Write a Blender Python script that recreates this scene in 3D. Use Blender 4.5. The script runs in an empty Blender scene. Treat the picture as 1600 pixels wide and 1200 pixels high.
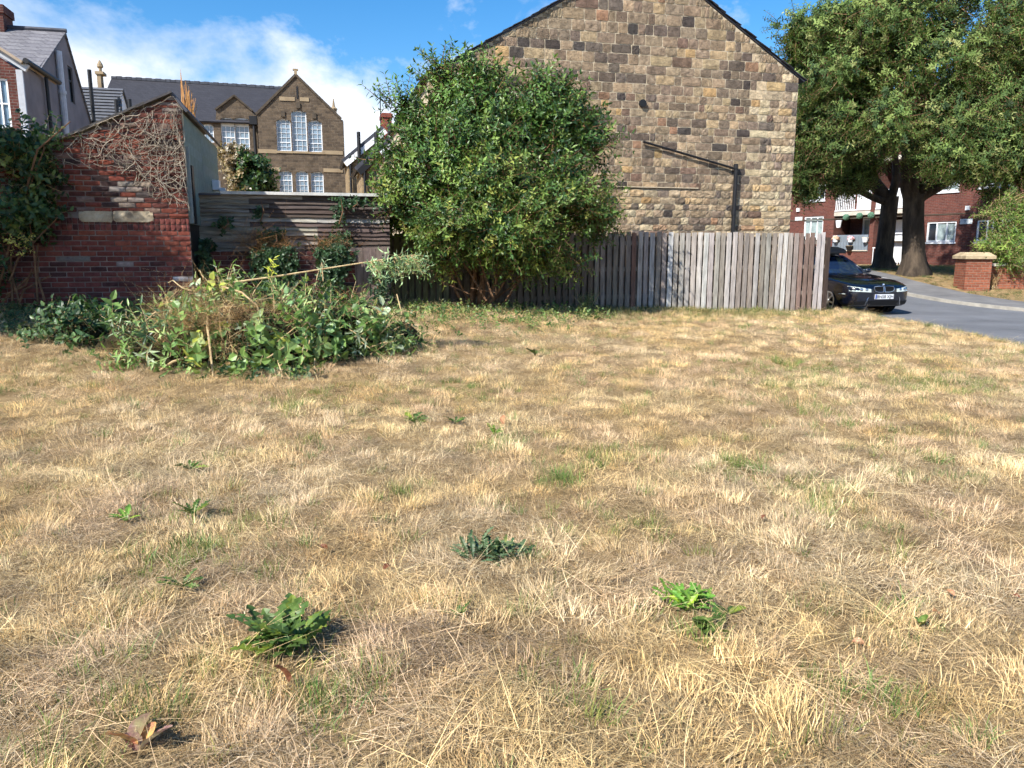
import bpy, math, random
import numpy as np
from mathutils import Vector, Matrix
from mathutils.geometry import tessellate_polygon

# ------------------------------------------------------------------ camera, sky, sun, exposure
scene = bpy.context.scene
F, CX, CY = 1200.0, 800.0, 600.0          # focal length and centre in pixels of a 1600x1200 picture
PITCH = math.atan(210.0 / 1200.0)
CAMZ = 1.5
cam = bpy.data.cameras.new('camera')
cam.sensor_fit = 'HORIZONTAL'; cam.sensor_width = 36.0; cam.lens = 36.0 * F / 1600.0
cam.clip_start = 0.05; cam.clip_end = 3000
cam_o = bpy.data.objects.new('camera', cam); scene.collection.objects.link(cam_o)
cam_o.location = (0, 0, CAMZ); cam_o.rotation_euler = (math.pi / 2 - PITCH, 0, 0)
scene.camera = cam_o

SUN_A = math.radians(40)                  # sun stands behind the camera, this far round to the left
SUN_E = math.radians(43)
TO_SUN = Vector((-math.sin(SUN_A) * math.cos(SUN_E), -math.cos(SUN_A) * math.cos(SUN_E), math.sin(SUN_E)))
sl = bpy.data.lights.new('sun', 'SUN'); sl.energy = 5.0; sl.angle = math.radians(0.55); sl.color = (1.0, 0.955, 0.88)
so = bpy.data.objects.new('sun', sl); scene.collection.objects.link(so)
so.rotation_euler = TO_SUN.to_track_quat('Z', 'Y').to_euler(); so.location = (-20, -20, 30)

world = bpy.data.worlds.new('World'); scene.world = world; world.use_nodes = True
wt = world.node_tree; wt.nodes.clear()
def wn(t, **k):
    n = wt.nodes.new(t)
    for a, b in k.items(): setattr(n, a, b)
    return n
sky = wn('ShaderNodeTexSky', sky_type='NISHITA', sun_disc=False, sun_elevation=SUN_E,
         sun_rotation=math.atan2(TO_SUN.x, TO_SUN.y), altitude=150, air_density=1.0, dust_density=0.25, ozone_density=3.0)
hs = wn('ShaderNodeHueSaturation'); hs.inputs['Saturation'].default_value = 1.36; hs.inputs['Value'].default_value = 1.25
wt.links.new(sky.outputs[0], hs.inputs['Color'])
tc = wn('ShaderNodeTexCoord'); sep = wn('ShaderNodeSeparateXYZ'); wt.links.new(tc.outputs['Generated'], sep.inputs[0])
def wmath(op, a, b=None, clamp=False):
    n = wn('ShaderNodeMath', operation=op, use_clamp=clamp)
    for i, x in enumerate((a, b)):
        if x is None: continue
        if hasattr(x, 'is_output'): wt.links.new(x, n.inputs[i])
        else: n.inputs[i].default_value = x
    return n.outputs[0]
zz = wmath('MAXIMUM', sep.outputs['Z'], 0.0)
den = wmath('ADD', zz, 0.6)
cmb = wn('ShaderNodeCombineXYZ')
wt.links.new(wmath('DIVIDE', sep.outputs['X'], den), cmb.inputs[0]); wt.links.new(wmath('DIVIDE', sep.outputs['Y'], den), cmb.inputs[1])
mp = wn('ShaderNodeMapping'); wt.links.new(cmb.outputs[0], mp.inputs[0]); mp.inputs['Location'].default_value = (3.7, 12.23, 0.0)
n1 = wn('ShaderNodeTexNoise'); n1.inputs['Scale'].default_value = 1.9; n1.inputs['Detail'].default_value = 9; n1.inputs['Roughness'].default_value = 0.6; n1.inputs['Distortion'].default_value = 0.25
n2 = wn('ShaderNodeTexNoise'); n2.inputs['Scale'].default_value = 5.0; n2.inputs['Detail'].default_value = 6
wt.links.new(mp.outputs[0], n1.inputs['Vector']); wt.links.new(mp.outputs[0], n2.inputs['Vector'])
# clouds thin out with height above the horizon
thin = wmath('MULTIPLY', zz, 0.62)
dens = wmath('SUBTRACT', n1.outputs['Fac'], thin)
cr = wn('ShaderNodeValToRGB'); wt.links.new(dens, cr.inputs[0])
cr.color_ramp.elements[0].position = 0.338; cr.color_ramp.elements[0].color = (0, 0, 0, 1)
cr.color_ramp.elements[1].position = 0.45; cr.color_ramp.elements[1].color = (1, 1, 1, 1)
cc = wn('ShaderNodeValToRGB'); wt.links.new(n2.outputs['Fac'], cc.inputs[0])
cc.color_ramp.elements[0].position = 0.338; cc.color_ramp.elements[0].color = (5.8, 6.5, 7.6, 1)
cc.color_ramp.elements[1].position = 0.62; cc.color_ramp.elements[1].color = (8.4, 8.6, 9.0, 1)
mx = wn('ShaderNodeMix', data_type='RGBA')
wt.links.new(wmath('MULTIPLY', cr.outputs[0], 0.96), mx.inputs['Factor']); wt.links.new(hs.outputs[0], mx.inputs['A']); wt.links.new(cc.outputs[0], mx.inputs['B'])
bg = wn('ShaderNodeBackground'); bg.inputs['Strength'].default_value = 0.09
wo = wn('ShaderNodeOutputWorld'); wt.links.new(mx.outputs['Result'], bg.inputs[0]); wt.links.new(bg.outputs[0], wo.inputs[0])

vs = scene.view_settings; vs.view_transform = 'Standard'; vs.look = 'None'; vs.gamma = 1; vs.use_curve_mapping = False; vs.exposure = 0.76
scene.cycles.max_bounces = 3; scene.cycles.diffuse_bounces = 1; scene.cycles.glossy_bounces = 2
scene.cycles.transmission_bounces = 4; scene.cycles.transparent_max_bounces = 8
scene.cycles.use_denoising = True; scene.cycles.use_adaptive_sampling = True; scene.cycles.adaptive_threshold = 0.05; scene.cycles.adaptive_min_samples = 20
scene.cycles.caustics_reflective = False; scene.cycles.caustics_refractive = False

# ------------------------------------------------------------------ helpers
random.seed(11); rng = np.random.default_rng(11)
C = scene.collection
def srgb(r, g, b):
    f = lambda x: (x / 255 / 12.92) if x / 255 <= 0.04045 else ((x / 255 + 0.055) / 1.055) ** 2.4
    return (f(r), f(g), f(b), 1.0)
cp, sp_ = math.cos(PITCH), math.sin(PITCH)
def ray(u, v):
    a, b = (u - CX) / F, (CY - v) / F
    return Vector((a, cp + b * sp_, -sp_ + b * cp))
def at(u, v, Y):
    r = ray(u, v); t = Y / r.y
    return Vector((r.x * t, Y, CAMZ + r.z * t))
def project(p):
    x, y, z = p[0], p[1], p[2] - CAMZ
    d = y * cp - z * sp_; up = y * sp_ + z * cp
    return CX + F * x / d, CY - F * up / d
def S(t):
    t = np.clip(t, 0, 1); return t * t * (3 - 2 * t)
def _hash(i, j, s):
    n = (i * 374761393 + j * 668265263 + s * 1442695041) & 0x7fffffff
    n = ((n ^ (n >> 13)) * 1274126177) & 0x7fffffff
    return ((n ^ (n >> 16)) & 0xffff) / 65535.0
def vnoise(x, y, s=0):
    x = np.asarray(x, float); y = np.asarray(y, float)
    i = np.floor(x).astype(np.int64); j = np.floor(y).astype(np.int64)
    fx, fy = x - i, y - j; fx = fx * fx * (3 - 2 * fx); fy = fy * fy * (3 - 2 * fy)
    a, b, c, d = _hash(i, j, s), _hash(i + 1, j, s), _hash(i, j + 1, s), _hash(i + 1, j + 1, s)
    return a * (1 - fx) * (1 - fy) + b * fx * (1 - fy) + c * (1 - fx) * fy + d * fx * fy
def fbm(x, y, s=0, o=3):
    r = 0; a = 0.5; t = 0
    for k in range(o):
        r = r + a * vnoise(np.asarray(x) * 2 ** k, np.asarray(y) * 2 ** k, s + k * 17); t += a; a *= 0.5
    return r / t
def height(x, y):
    """ground height: the lot climbs to its back left corner, the street climbs away to the flats"""
    x = np.asarray(x, float); y = np.asarray(y, float)
    A = np.interp(x, [-9, -5, -2.4, -0.75, 2, 7], [0.62, 0.58, 0.47, 0.40, 0.24, 0.10])
    yb = np.interp(x, [-6, 7], [11.5, 17])
    lawn = A * S((y - 5.5) / (yb - 5.5)) + 0.05 * (fbm(x * 0.9, y * 0.9, 5) - 0.5) + 0.05 * (fbm(x * 3.1, y * 3.1, 9) - 0.5) + 0.045 * (vnoise(x * 5.7, y * 5.7, 19) - 0.5)
    street = -0.06 + 0.78 * S((y - 18.5) / 11)
    w = S((x - 7.72) / 0.3)
    back = S((y - 22) / 16) * 2.5 * S((6.5 - x) / 4)
    return lawn * (1 - w) + street * w + back
def hz(x, y): return float(height(x, y))
def G(u, v):
    r = ray(u, v); t = 5.0
    if v < 460:                                # low rays over the rising street: creep up to the first hit
        for _ in range(60):
            p = Vector((0, 0, CAMZ)) + r * t; t += 0.5 * (hz(p.x, p.y) - p.z) / r.z
        return Vector((0, 0, CAMZ)) + r * t
    t = -1.3 / r.z
    for _ in range(9):
        p = Vector((0, 0, CAMZ)) + r * t
        t = max(1.0, t + 0.85 * (hz(p.x, p.y) - p.z) / r.z)
    p = Vector((0, 0, CAMZ)) + r * t
    return p

def tag(o, label, cat, group=None, kind=None):
    o['label'] = label
    if cat: o['category'] = cat
    if group: o['group'] = group
    if kind: o['kind'] = kind
    return o
def empty(name, loc, rz=0.0, label=None, cat=None, group=None):
    o = bpy.data.objects.new(name, None); C.objects.link(o); o.location = loc; o.rotation_euler = (0, 0, rz)
    o.empty_display_size = 0.2
    if label: tag(o, label, cat, group)
    return o
def link(name, me, parent=None, kind=None, col=None):
    o = bpy.data.objects.new(name, me); C.objects.link(o); o.parent = parent
    if kind: o['kind'] = kind
    if col is not None: o.color = col
    return o
class MB:
    def __init__(s): s.v = []; s.f = []; s.m = []; s.c = []
    def add(s, vs, fs, mi=0, col=(1, 1, 1, 1)):
        b = len(s.v); s.v += [tuple(p) for p in vs]; s.c += [col] * len(vs)
        s.f += [tuple(b + i for i in q) for q in fs]; s.m += [mi] * len(fs); return s
    def box(s, x0, x1, y0, y1, z0, z1, mi=0, col=(1, 1, 1, 1), M=None):
        vs = [Vector(p) for p in ((x0, y0, z0), (x1, y0, z0), (x1, y1, z0), (x0, y1, z0), (x0, y0, z1), (x1, y0, z1), (x1, y1, z1), (x0, y1, z1))]
        if M is not None: vs = [M @ p for p in vs]
        return s.add(vs, [(0, 3, 2, 1), (4, 5, 6, 7), (0, 1, 5, 4), (1, 2, 6, 5), (2, 3, 7, 6), (3, 0, 4, 7)], mi, col)
    def prism(s, poly, y0, y1, mi=0, col=(1, 1, 1, 1)):
        """poly in (x,z), extruded along y"""
        n = len(poly); vs = [(p[0], y0, p[1]) for p in poly] + [(p[0], y1, p[1]) for p in poly]
        return s.add(vs, [tuple(range(n)), tuple(range(2 * n - 1, n - 1, -1))] + [((i + 1) % n, i, n + i, n + (i + 1) % n) for i in range(n)], mi, col)
    def slab(s, q, th, mi=0, col=(1, 1, 1, 1)):
        """thick quad, q four points, thickness down its normal"""
        q = [Vector(p) for p in q]; n = (q[1] - q[0]).cross(q[3] - q[0]).normalized() * th
        return s.add(q + [p - n for p in q], [(0, 1, 2, 3), (7, 6, 5, 4), (0, 4, 5, 1), (1, 5, 6, 2), (2, 6, 7, 3), (3, 7, 4, 0)], mi, col)
    def tube(s, pts, rad, n=6, mi=0, col=(1, 1, 1, 1)):
        pts = [Vector(p) for p in pts]; k = len(pts)
        if not hasattr(rad, '__len__'): rad = [rad] * k
        vs = []; a = None
        for i, p in enumerate(pts):
            d = (pts[min(i + 1, k - 1)] - pts[max(i - 1, 0)]).normalized()
            if a is None: a = d.orthogonal().normalized()
            else:
                a = a - d * a.dot(d)
                a = a.normalized() if a.length > 1e-5 else d.orthogonal().normalized()
            b = d.cross(a)
            vs += [p + (a * math.cos(2 * math.pi * j / n) + b * math.sin(2 * math.pi * j / n)) * rad[i] for j in range(n)]
        fs = [(i * n + j, i * n + (j + 1) % n, (i + 1) * n + (j + 1) % n, (i + 1) * n + j) for i in range(k - 1) for j in range(n)]
        fs += [tuple(range(n - 1, -1, -1)), tuple((k - 1) * n + j for j in range(n))]
        return s.add(vs, fs, mi, col)
    def wall(s, outer, holes, y0, depth, mi=0, reveal=None):
        """flat wall in (x,z) at y0 with openings whose reveals go back by depth"""
        polys = [[Vector((p[0], p[1], 0)) for p in outer]] + [[Vector((p[0], p[1], 0)) for p in h] for h in holes]
        flat = [p for q in polys for p in q]
        s.add([(p.x, y0, p.y) for p in flat], [tuple(t) for t in tessellate_polygon(polys)], mi)
        for q in holes:
            n = len(q)
            s.add([(p[0], y0, p[1]) for p in q] + [(p[0], y0 + depth, p[1]) for p in q], [(i, (i + 1) % n, n + (i + 1) % n, n + i) for i in range(n)], mi if reveal is None else reveal)
        return s
    def mesh(s, name, mats, smooth=False):
        me = bpy.data.meshes.new(name); me.from_pydata(s.v, [], s.f)
        for m in (mats if isinstance(mats, (list, tuple)) else [mats]): me.materials.append(m)
        if any(s.m): me.polygons.foreach_set('material_index', s.m)
        if smooth: me.polygons.foreach_set('use_smooth', [True] * len(s.f))
        at_ = me.color_attributes.new('Col', 'FLOAT_COLOR', 'POINT'); at_.data.foreach_set('color', np.array(s.c, dtype=np.float32).ravel())
        me.update(); return me
    def build(s, name, mats, parent=None, smooth=False, kind=None, col=None):
        return link(name, s.mesh(name, mats, smooth), parent, kind, col)

class Plane:
    """a vertical plane through (x,y) whose right hand runs at angle ang; local x along it, local y away from the viewer, z up from z0"""
    def __init__(s, x, y, z0, ang):
        s.o = Vector((x, y, z0)); s.a = ang
        s.e = Vector((math.cos(ang), math.sin(ang), 0)); s.b = Vector((-math.sin(ang), math.cos(ang), 0))
    def q(s, u, v, d=0.0):
        r = ray(u, v); o = Vector((0, 0, CAMZ)); P = s.o + s.b * d
        t = (P - o).dot(s.b) / r.dot(s.b); h = o + r * t - s.o
        return (h.dot(s.e), h.z)
    def qs(s, pts, d=0.0): return [s.q(u, v, d) for u, v in pts]
    def w(s, x, y, z): return s.o + s.e * x + s.b * y + Vector((0, 0, z))

# ------------------------------------------------------------------ materials
class NT:
    def __init__(s, name):
        s.m = bpy.data.materials.new(name); s.m.use_nodes = True; s.t = s.m.node_tree; s.t.nodes.clear()
        s.out = s.n('ShaderNodeOutputMaterial'); s.p = s.n('ShaderNodeBsdfPrincipled'); s.l(s.p.outputs[0], s.out.inputs[0])
    def n(s, t, **k):
        q = s.t.nodes.new(t)
        for a, b in k.items(): setattr(q, a, b)
        return q
    def l(s, a, b): s.t.links.new(a, b)
    def pos(s, obj=True):
        return s.n('ShaderNodeTexCoord').outputs['Object'] if obj else s.n('ShaderNodeNewGeometry').outputs['Position']
    def noise(s, vec, scale, detail=4, rough=0.55, dist=0.0):
        q = s.n('ShaderNodeTexNoise'); q.inputs['Scale'].default_value = scale; q.inputs['Detail'].default_value = detail
        q.inputs['Roughness'].default_value = rough; q.inputs['Distortion'].default_value = dist
        s.l(vec, q.inputs['Vector']); return q.outputs['Fac']
    def ramp(s, fac, stops):
        q = s.n('ShaderNodeValToRGB'); s.l(fac, q.inputs[0]); el = q.color_ramp.elements
        while len(el) < len(stops): el.new(0.5)
        for i, (p, c) in enumerate(stops): el[i].position = p; el[i].color = c
        return q.outputs[0]
    def mix(s, fac, a, b, mode='MIX'):
        q = s.n('ShaderNodeMix', data_type='RGBA', blend_type=mode)
        for k, x in (('Factor', fac), ('A', a), ('B', b)):
            if hasattr(x, 'is_output'): s.l(x, q.inputs[k])
            else: q.inputs[k].default_value = x
        return q.outputs['Result']
    def math(s, op, a, b=0.0):
        q = s.n('ShaderNodeMath', operation=op)
        for i, x in enumerate((a, b)):
            if hasattr(x, 'is_output'): s.l(x, q.inputs[i])
            else: q.inputs[i].default_value = x
        return q.outputs[0]
    def scalevec(s, vec, sc):
        q = s.n('ShaderNodeMapping'); q.inputs['Scale'].default_value = sc; s.l(vec, q.inputs[0]); return q.outputs[0]
    def bump(s, h, strength, dist=0.01):
        q = s.n('ShaderNodeBump'); q.inputs['Strength'].default_value = strength; q.inputs['Distance'].default_value = dist
        s.l(h, q.inputs['Height']); s.l(q.outputs[0], s.p.inputs['Normal'])
    def set(s, col=None, rough=0.8, spec=0.3, metal=0.0):
        if col is not None:
            if hasattr(col, 'is_output'): s.l(col, s.p.inputs['Base Color'])
            else: s.p.inputs['Base Color'].default_value = col
        s.p.inputs['Roughness'].default_value = rough; s.p.inputs['Specular IOR Level'].default_value = spec
        s.p.inputs['Metallic'].default_value = metal; return s.m
def g(v): return (v, v, v, 1)

def m_noise(name, stops, scale=3.0, rough=0.85, bump=0.3, bdist=0.01, detail=6, spec=0.25, obj=True, stretch=(1, 1, 1), metal=0.0):
    t = NT(name); v = t.scalevec(t.pos(obj), stretch)
    a = t.noise(v, scale, detail, 0.62); t.bump(t.noise(v, scale * 6, 5, 0.6), bump, bdist)
    return t.set(t.ramp(a, stops), rough, spec, metal)
def m_tint(name, source, lo=0.7, hi=1.2, scale=9.0, rough=0.85, bump=0.5, bdist=0.008, spec=0.25, stretch=(1, 1, 1), stain=None):
    """colour from the object ('obj') or from the mesh ('mesh'), broken up by grain"""
    t = NT(name); v = t.scalevec(t.pos(False), stretch)
    if source == 'obj': c = t.n('ShaderNodeObjectInfo').outputs['Color']
    else:
        q = t.n('ShaderNodeAttribute'); q.attribute_name = 'Col'; c = q.outputs['Color']
    a = t.noise(v, scale, 6, 0.62)
    col = t.mix(1.0, c, t.ramp(a, [(0.28, g(lo)), (0.72, g(hi))]), 'MULTIPLY')
    if stain: col = t.mix(t.ramp(t.noise(v, stain[0], 5, 0.6), [(stain[1], g(0)), (stain[2], g(stain[4] if len(stain) > 4 else 0.8))]), col, stain[3])
    t.bump(t.noise(v, scale * 4, 6, 0.65), bump, bdist)
    return t.set(col, rough, spec)
def m_brick(name, c1, c2, mortar, bw, bh, ms=0.012, rough=0.9, var=0.5, bump=0.6):
    t = NT(name); sx = t.n('ShaderNodeSeparateXYZ'); t.l(t.pos(), sx.inputs[0])
    cb = t.n('ShaderNodeCombineXYZ'); t.l(t.math('ADD', sx.outputs[0], sx.outputs[1]), cb.inputs[0]); t.l(sx.outputs[2], cb.inputs[1])
    b = t.n('ShaderNodeTexBrick'); t.l(cb.outputs[0], b.inputs['Vector'])
    b.inputs['Color1'].default_value = c1; b.inputs['Color2'].default_value = c2; b.inputs['Mortar'].default_value = mortar
    b.inputs['Scale'].default_value = 1.0; b.inputs['Brick Width'].default_value = bw; b.inputs['Row Height'].default_value = bh
    b.inputs['Mortar Size'].default_value = ms; b.inputs['Mortar Smooth'].default_value = 0.3; b.inputs['Bias'].default_value = 0.0
    nz = t.noise(t.pos(), 1.6, 8, 0.7); n2 = t.noise(t.pos(), 14, 4, 0.6)
    col = t.mix(1.0, b.outputs['Color'], t.ramp(nz, [(0.3, g(1 - var)), (0.7, g(1 + var * 0.5))]), 'MULTIPLY')
    col = t.mix(1.0, col, t.ramp(n2, [(0.3, g(0.75)), (0.7, g(1.2))]), 'MULTIPLY')
    t.bump(t.math('ADD', t.math('MULTIPLY', b.outputs['Fac'], -1.0), t.math('MULTIPLY', n2, 0.8)), bump, 0.015)
    return t.set(col, rough, 0.2)
def m_leaf(name, base, source='inst', trans=0.35, rough=0.5, spec=0.4, hue=None):
    """leaf: base colour times tint (from the instance or the mesh) times the leaf's own shade, partly see-through to light"""
    t = NT(name)
    a1 = t.n('ShaderNodeAttribute'); a1.attribute_name = 'tint' if source == 'inst' else 'Col'; a1.attribute_type = 'INSTANCER' if source == 'inst' else 'GEOMETRY'
    col = t.mix(1.0, base, a1.outputs['Color'], 'MULTIPLY')
    if source == 'inst':
        a2 = t.n('ShaderNodeAttribute'); a2.attribute_name = 'Col'; col = t.mix(1.0, col, a2.outputs['Color'], 'MULTIPLY')
    t.set(col, rough, spec)
    tr = t.n('ShaderNodeBsdfTranslucent'); t.l(t.mix(1.0, col, (1.25, 1.3, 0.7, 1), 'MULTIPLY'), tr.inputs[0])
    ms = t.n('ShaderNodeMixShader'); ms.inputs[0].default_value = trans
    t.l(t.p.outputs[0], ms.inputs[1]); t.l(tr.outputs[0], ms.inputs[2]); t.l(ms.outputs[0], t.out.inputs[0])
    return t.m
def m_plain(name, col, rough=0.6, spec=0.4, metal=0.0, var=0.12, scale=8.0, bump=0.05):
    t = NT(name); a = t.noise(t.pos(), scale, 5, 0.6)
    c = t.mix(1.0, col, t.ramp(a, [(0.3, g(1 - var)), (0.7, g(1 + var))]), 'MULTIPLY')
    if bump: t.bump(t.noise(t.pos(), scale * 5, 4), bump, 0.005)
    return t.set(c, rough, spec, metal)

MAT = {}
MAT['glass'] = NT('window_glass').set(srgb(38, 46, 56), 0.06, 0.9)
MAT['glass_curtain'] = m_plain('net_curtain_glass', srgb(150, 165, 165), 0.12, 0.8, var=0.3, scale=4, bump=0)
MAT['glass_sky'] = m_plain('school_glass', srgb(120, 140, 155), 0.1, 0.9, var=0.35, scale=0.7, bump=0)
MAT['white'] = m_plain('white_paint', srgb(232, 234, 236), 0.5, 0.4, var=0.06)
MAT['black'] = m_plain('black_iron', srgb(26, 26, 28), 0.5, 0.4, var=0.2)
MAT['slate'] = m_noise('slate', [(0.3, srgb(52, 54, 62)), (0.7, srgb(84, 86, 94))], 2.5, 0.6, 0.3)
MAT['bark'] = m_noise('bark', [(0.25, srgb(40, 35, 31)), (0.5, srgb(78, 68, 58)), (0.75, srgb(112, 98, 82))], 2.2, 0.95, 1.0, 0.05, stretch=(2.2, 2.2, 0.55), obj=False)
MAT['stem'] = m_noise('shrub_stem', [(0.3, srgb(78, 56, 40)), (0.7, srgb(140, 108, 80))], 9, 0.9, 0.5, obj=False)
MAT['twig'] = m_noise('cut_twig', [(0.3, srgb(150, 122, 86)), (0.7, srgb(205, 184, 140))], 12, 0.85, 0.4, obj=False)

# ------------------------------------------------------------------ scattering
def scatter_group(name, protos):
    col = bpy.data.collections.new(name)
    for i, me in enumerate(protos):
        col.objects.link(bpy.data.objects.new('%s_%02d' % (name, i), me))
    ng = bpy.data.node_groups.new(name, 'GeometryNodeTree')
    ng.interface.new_socket('Geometry', in_out='INPUT', socket_type='NodeSocketGeometry'); ng.interface.new_socket('Geometry', in_out='OUTPUT', socket_type='NodeSocketGeometry')
    N = ng.nodes.new; L = ng.links.new
    gi, go = N('NodeGroupInput'), N('NodeGroupOutput'); ci = N('GeometryNodeCollectionInfo'); ci.inputs[0].default_value = col
    ci.inputs['Separate Children'].default_value = True; ci.inputs['Reset Children'].default_value = True
    ip = N('GeometryNodeInstanceOnPoints'); ip.inputs['Pick Instance'].default_value = True
    def na(n, t):
        q = N('GeometryNodeInputNamedAttribute'); q.data_type = t; q.inputs['Name'].default_value = n
        return [o for o in q.outputs if o.enabled][0]
    er = N('FunctionNodeEulerToRotation'); L(na('rot', 'FLOAT_VECTOR'), er.inputs[0])
    L(gi.outputs[0], ip.inputs['Points']); L(ci.outputs[0], ip.inputs['Instance']); L(na('idx', 'INT'), ip.inputs['Instance Index'])
    L(er.outputs[0], ip.inputs['Rotation']); L(na('scl', 'FLOAT'), ip.inputs['Scale']); L(ip.outputs[0], go.inputs[0])
    ng['n'] = len(protos); return ng
def scatter(name, group, pts, rots, scls, idx, tints, parent=None, kind='stuff'):
    pts = np.asarray(pts, np.float32); n = len(pts)
    me = bpy.data.meshes.new(name); me.vertices.add(n); me.vertices.foreach_set('co', pts.ravel())
    def A(nm, ty, f, d):
        a = me.attributes.new(nm, ty, 'POINT'); a.data.foreach_set(f, np.asarray(d).ravel())
    A('rot', 'FLOAT_VECTOR', 'vector', np.asarray(rots, np.float32)); A('scl', 'FLOAT', 'value', np.asarray(scls, np.float32))
    A('idx', 'INT', 'value', np.asarray(idx, np.int32))
    tt = np.ones((n, 4), np.float32); tt[:, :3] = tints; A('tint', 'FLOAT_COLOR', 'color', tt)
    o = link(name, me, parent, kind); m = o.modifiers.new('scatter', 'NODES'); m.node_group = group
    return o
def eul(dirv, spin):
    """euler that takes local +Z to dirv after a spin about it"""
    q = Vector(dirv).to_track_quat('Z', 'Y') @ Matrix.Rotation(spin, 3, 'Z').to_quaternion()
    return tuple(q.to_euler())
def leaf_geo(mb, base, d, up, L, W, shade, fold=0.25, droop=0.2, mi=0):
    d = Vector(d).normalized(); s = d.cross(Vector(up))
    s = s.normalized() if s.length > 1e-4 else d.orthogonal().normalized()
    n = s.cross(d).normalized(); b = Vector(base)
    m1 = b + d * L * 0.32 - n * droop * L * 0.05; m2 = b + d * L * 0.68 - n * droop * L * 0.25; t = b + d * L - n * droop * L * 0.6
    f = n * fold * W * 0.5
    vs = [b, m1 + s * W * 0.5 + f, m2 + s * W * 0.38 + f, t, m2 - s * W * 0.38 + f, m1 - s * W * 0.5 + f, m1, m2]
    mb.add(vs, [(0, 1, 6), (1, 2, 7, 6), (2, 3, 7), (0, 6, 5), (6, 7, 4, 5), (7, 3, 4)], mi, (shade[0], shade[1], shade[2], 1) if hasattr(shade, '__len__') else (shade, shade, shade, 1))
def sprig(n, L, lw, ll, mats, droop=0.2, pair=True, vary=0.25, rnd=None, spread=1.0, hang=0.0):
    """a leafy twig growing up local Z, twig length L, leaf width/length; mats = [leaf, stem]"""
    R = rnd or random; mb = MB(); pts = [Vector((0, 0, 0))]; bend = Vector((R.uniform(-1, 1), R.uniform(-1, 1), 0)) * 0.25 * L
    for k in range(1, 5):
        t = k / 4; pts.append(Vector((0, 0, L * t)) + bend * t * t)
    mb.tube(pts, [0.006 * L / 0.3 * (1 - 0.7 * k / 4) for k in range(5)], 3, 1)
    for i in range(n):
        t = (0.12 + 0.88 * (i // 2 if pair else i) / max(1, ((n - 1) // 2 if pair else n - 1)))
        t = min(1, t); p = Vector((0, 0, L * t)) + bend * t * t
        ang = (i % 2) * math.pi + (i // 2) * 1.2 + R.uniform(-0.5, 0.5) if pair else i * 2.4 + R.uniform(-.4, .4)
        d = Vector((math.cos(ang), math.sin(ang), (0.55 if t < 0.95 else 1.5) * R.uniform(0.4, 1.2) - hang)) * Vector((spread, spread, 1)).x
        sh = 1 + R.uniform(-vary, vary)
        leaf_geo(mb, p, d, (0, 0, 1), ll * R.uniform(0.7, 1.2), lw * R.uniform(0.8, 1.15), sh, 0.3, droop)
    return mb.mesh('sprig', mats)
# ------------------------------------------------------------------ ground, road, pavement
ANG = math.radians(14.0)
def grid_mesh(name, xs, ys, zf, mat):
    X, Y = np.meshgrid(xs, ys); Z = zf(X, Y); n, m = X.shape
    co = np.stack([X, Y, Z], -1).reshape(-1, 3)
    i = np.arange(n * m).reshape(n, m)
    f = np.stack([i[:-1, :-1], i[:-1, 1:], i[1:, 1:], i[1:, :-1]], -1).reshape(-1, 4)
    me = bpy.data.meshes.new(name); me.from_pydata(co.tolist(), [], f.tolist()); me.materials.append(mat)
    me.polygons.foreach_set('use_smooth', [True] * len(f)); return me
t = NT('dry_soil'); pv = t.pos(False)
soil = t.ramp(t.noise(pv, 5, 8, 0.7), [(0.3, srgb(104, 86, 62)), (0.5, srgb(146, 122, 88)), (0.7, srgb(182, 156, 114))])
soil = t.mix(t.ramp(t.noise(pv, 60, 6, 0.7), [(0.35, g(0)), (0.7, g(0.6))]), soil, srgb(190, 162, 118))
t.bump(t.noise(pv, 45, 6, 0.7), 1.0, 0.03); m_soil = t.set(soil, 0.95, 0.1)
xs = np.concatenate([np.linspace(-220, -24, 22), np.arange(-22, -10, 0.6), np.arange(-10, 9, 0.14), np.arange(9.2, 30, 0.5), np.linspace(32, 260, 24)])
ys = np.concatenate([np.linspace(-60, -6, 8), np.arange(-5, 1.2, 0.5), np.arange(1.3, 19, 0.14), np.arange(19.2, 50, 0.5), np.linspace(53, 400, 26)])
ground = link('ground', grid_mesh('ground', xs, ys, height, m_soil), kind='structure')

t = NT('asphalt'); pv = t.pos(False)
c = t.ramp(t.noise(pv, 0.7, 6, 0.6), [(0.3, srgb(78, 80, 84)), (0.7, srgb(112, 114, 118))])
c = t.mix(t.ramp(t.noise(pv, 90, 3, 0.7), [(0.35, g(0)), (0.75, g(0.5))]), c, srgb(140, 140, 142))
t.bump(t.noise(pv, 120, 4, 0.7), 0.5, 0.006); m_road = t.set(c, 0.85, 0.25)
KY = [-30, 8, 13, 16.5, 19.3, 21, 22.5, 25, 60]; KX = [70, 70, 24, 15.8, 12.9, 11.95, 11.45, 11.2, 11.1]
def draped(name, f0, f1, lift, mat, n=10, kind='structure', skirt=0.0, rows=None):
    ysr = rows if rows is not None else np.concatenate([np.arange(-20, 10, 1.0), np.arange(10, 34, 0.4), np.arange(34, 58, 2)])
    mb = MB(); W = []
    for y in ysr:
        a, b = f0(y), f1(y); row = []
        for k in range(n + 1):
            x = a + (b - a) * k / n; row.append((x, y, hz(max(x, 8.1), y) + lift))
        W.append(row)
    if skirt:
        W = [[(r[0][0], r[0][1], r[0][2] - skirt)] + r + [(r[-1][0], r[-1][1], r[-1][2] - skirt)] for r in W]
    m = len(W[0]); vs_ = [p for r in W for p in r]
    fs_ = [(i * m + j, i * m + j + 1, (i + 1) * m + j + 1, (i + 1) * m + j) for i in range(len(W) - 1) for j in range(m - 1)]
    mb.add(vs_, fs_); return mb.build(name, mat, kind=kind, smooth=False)
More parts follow.
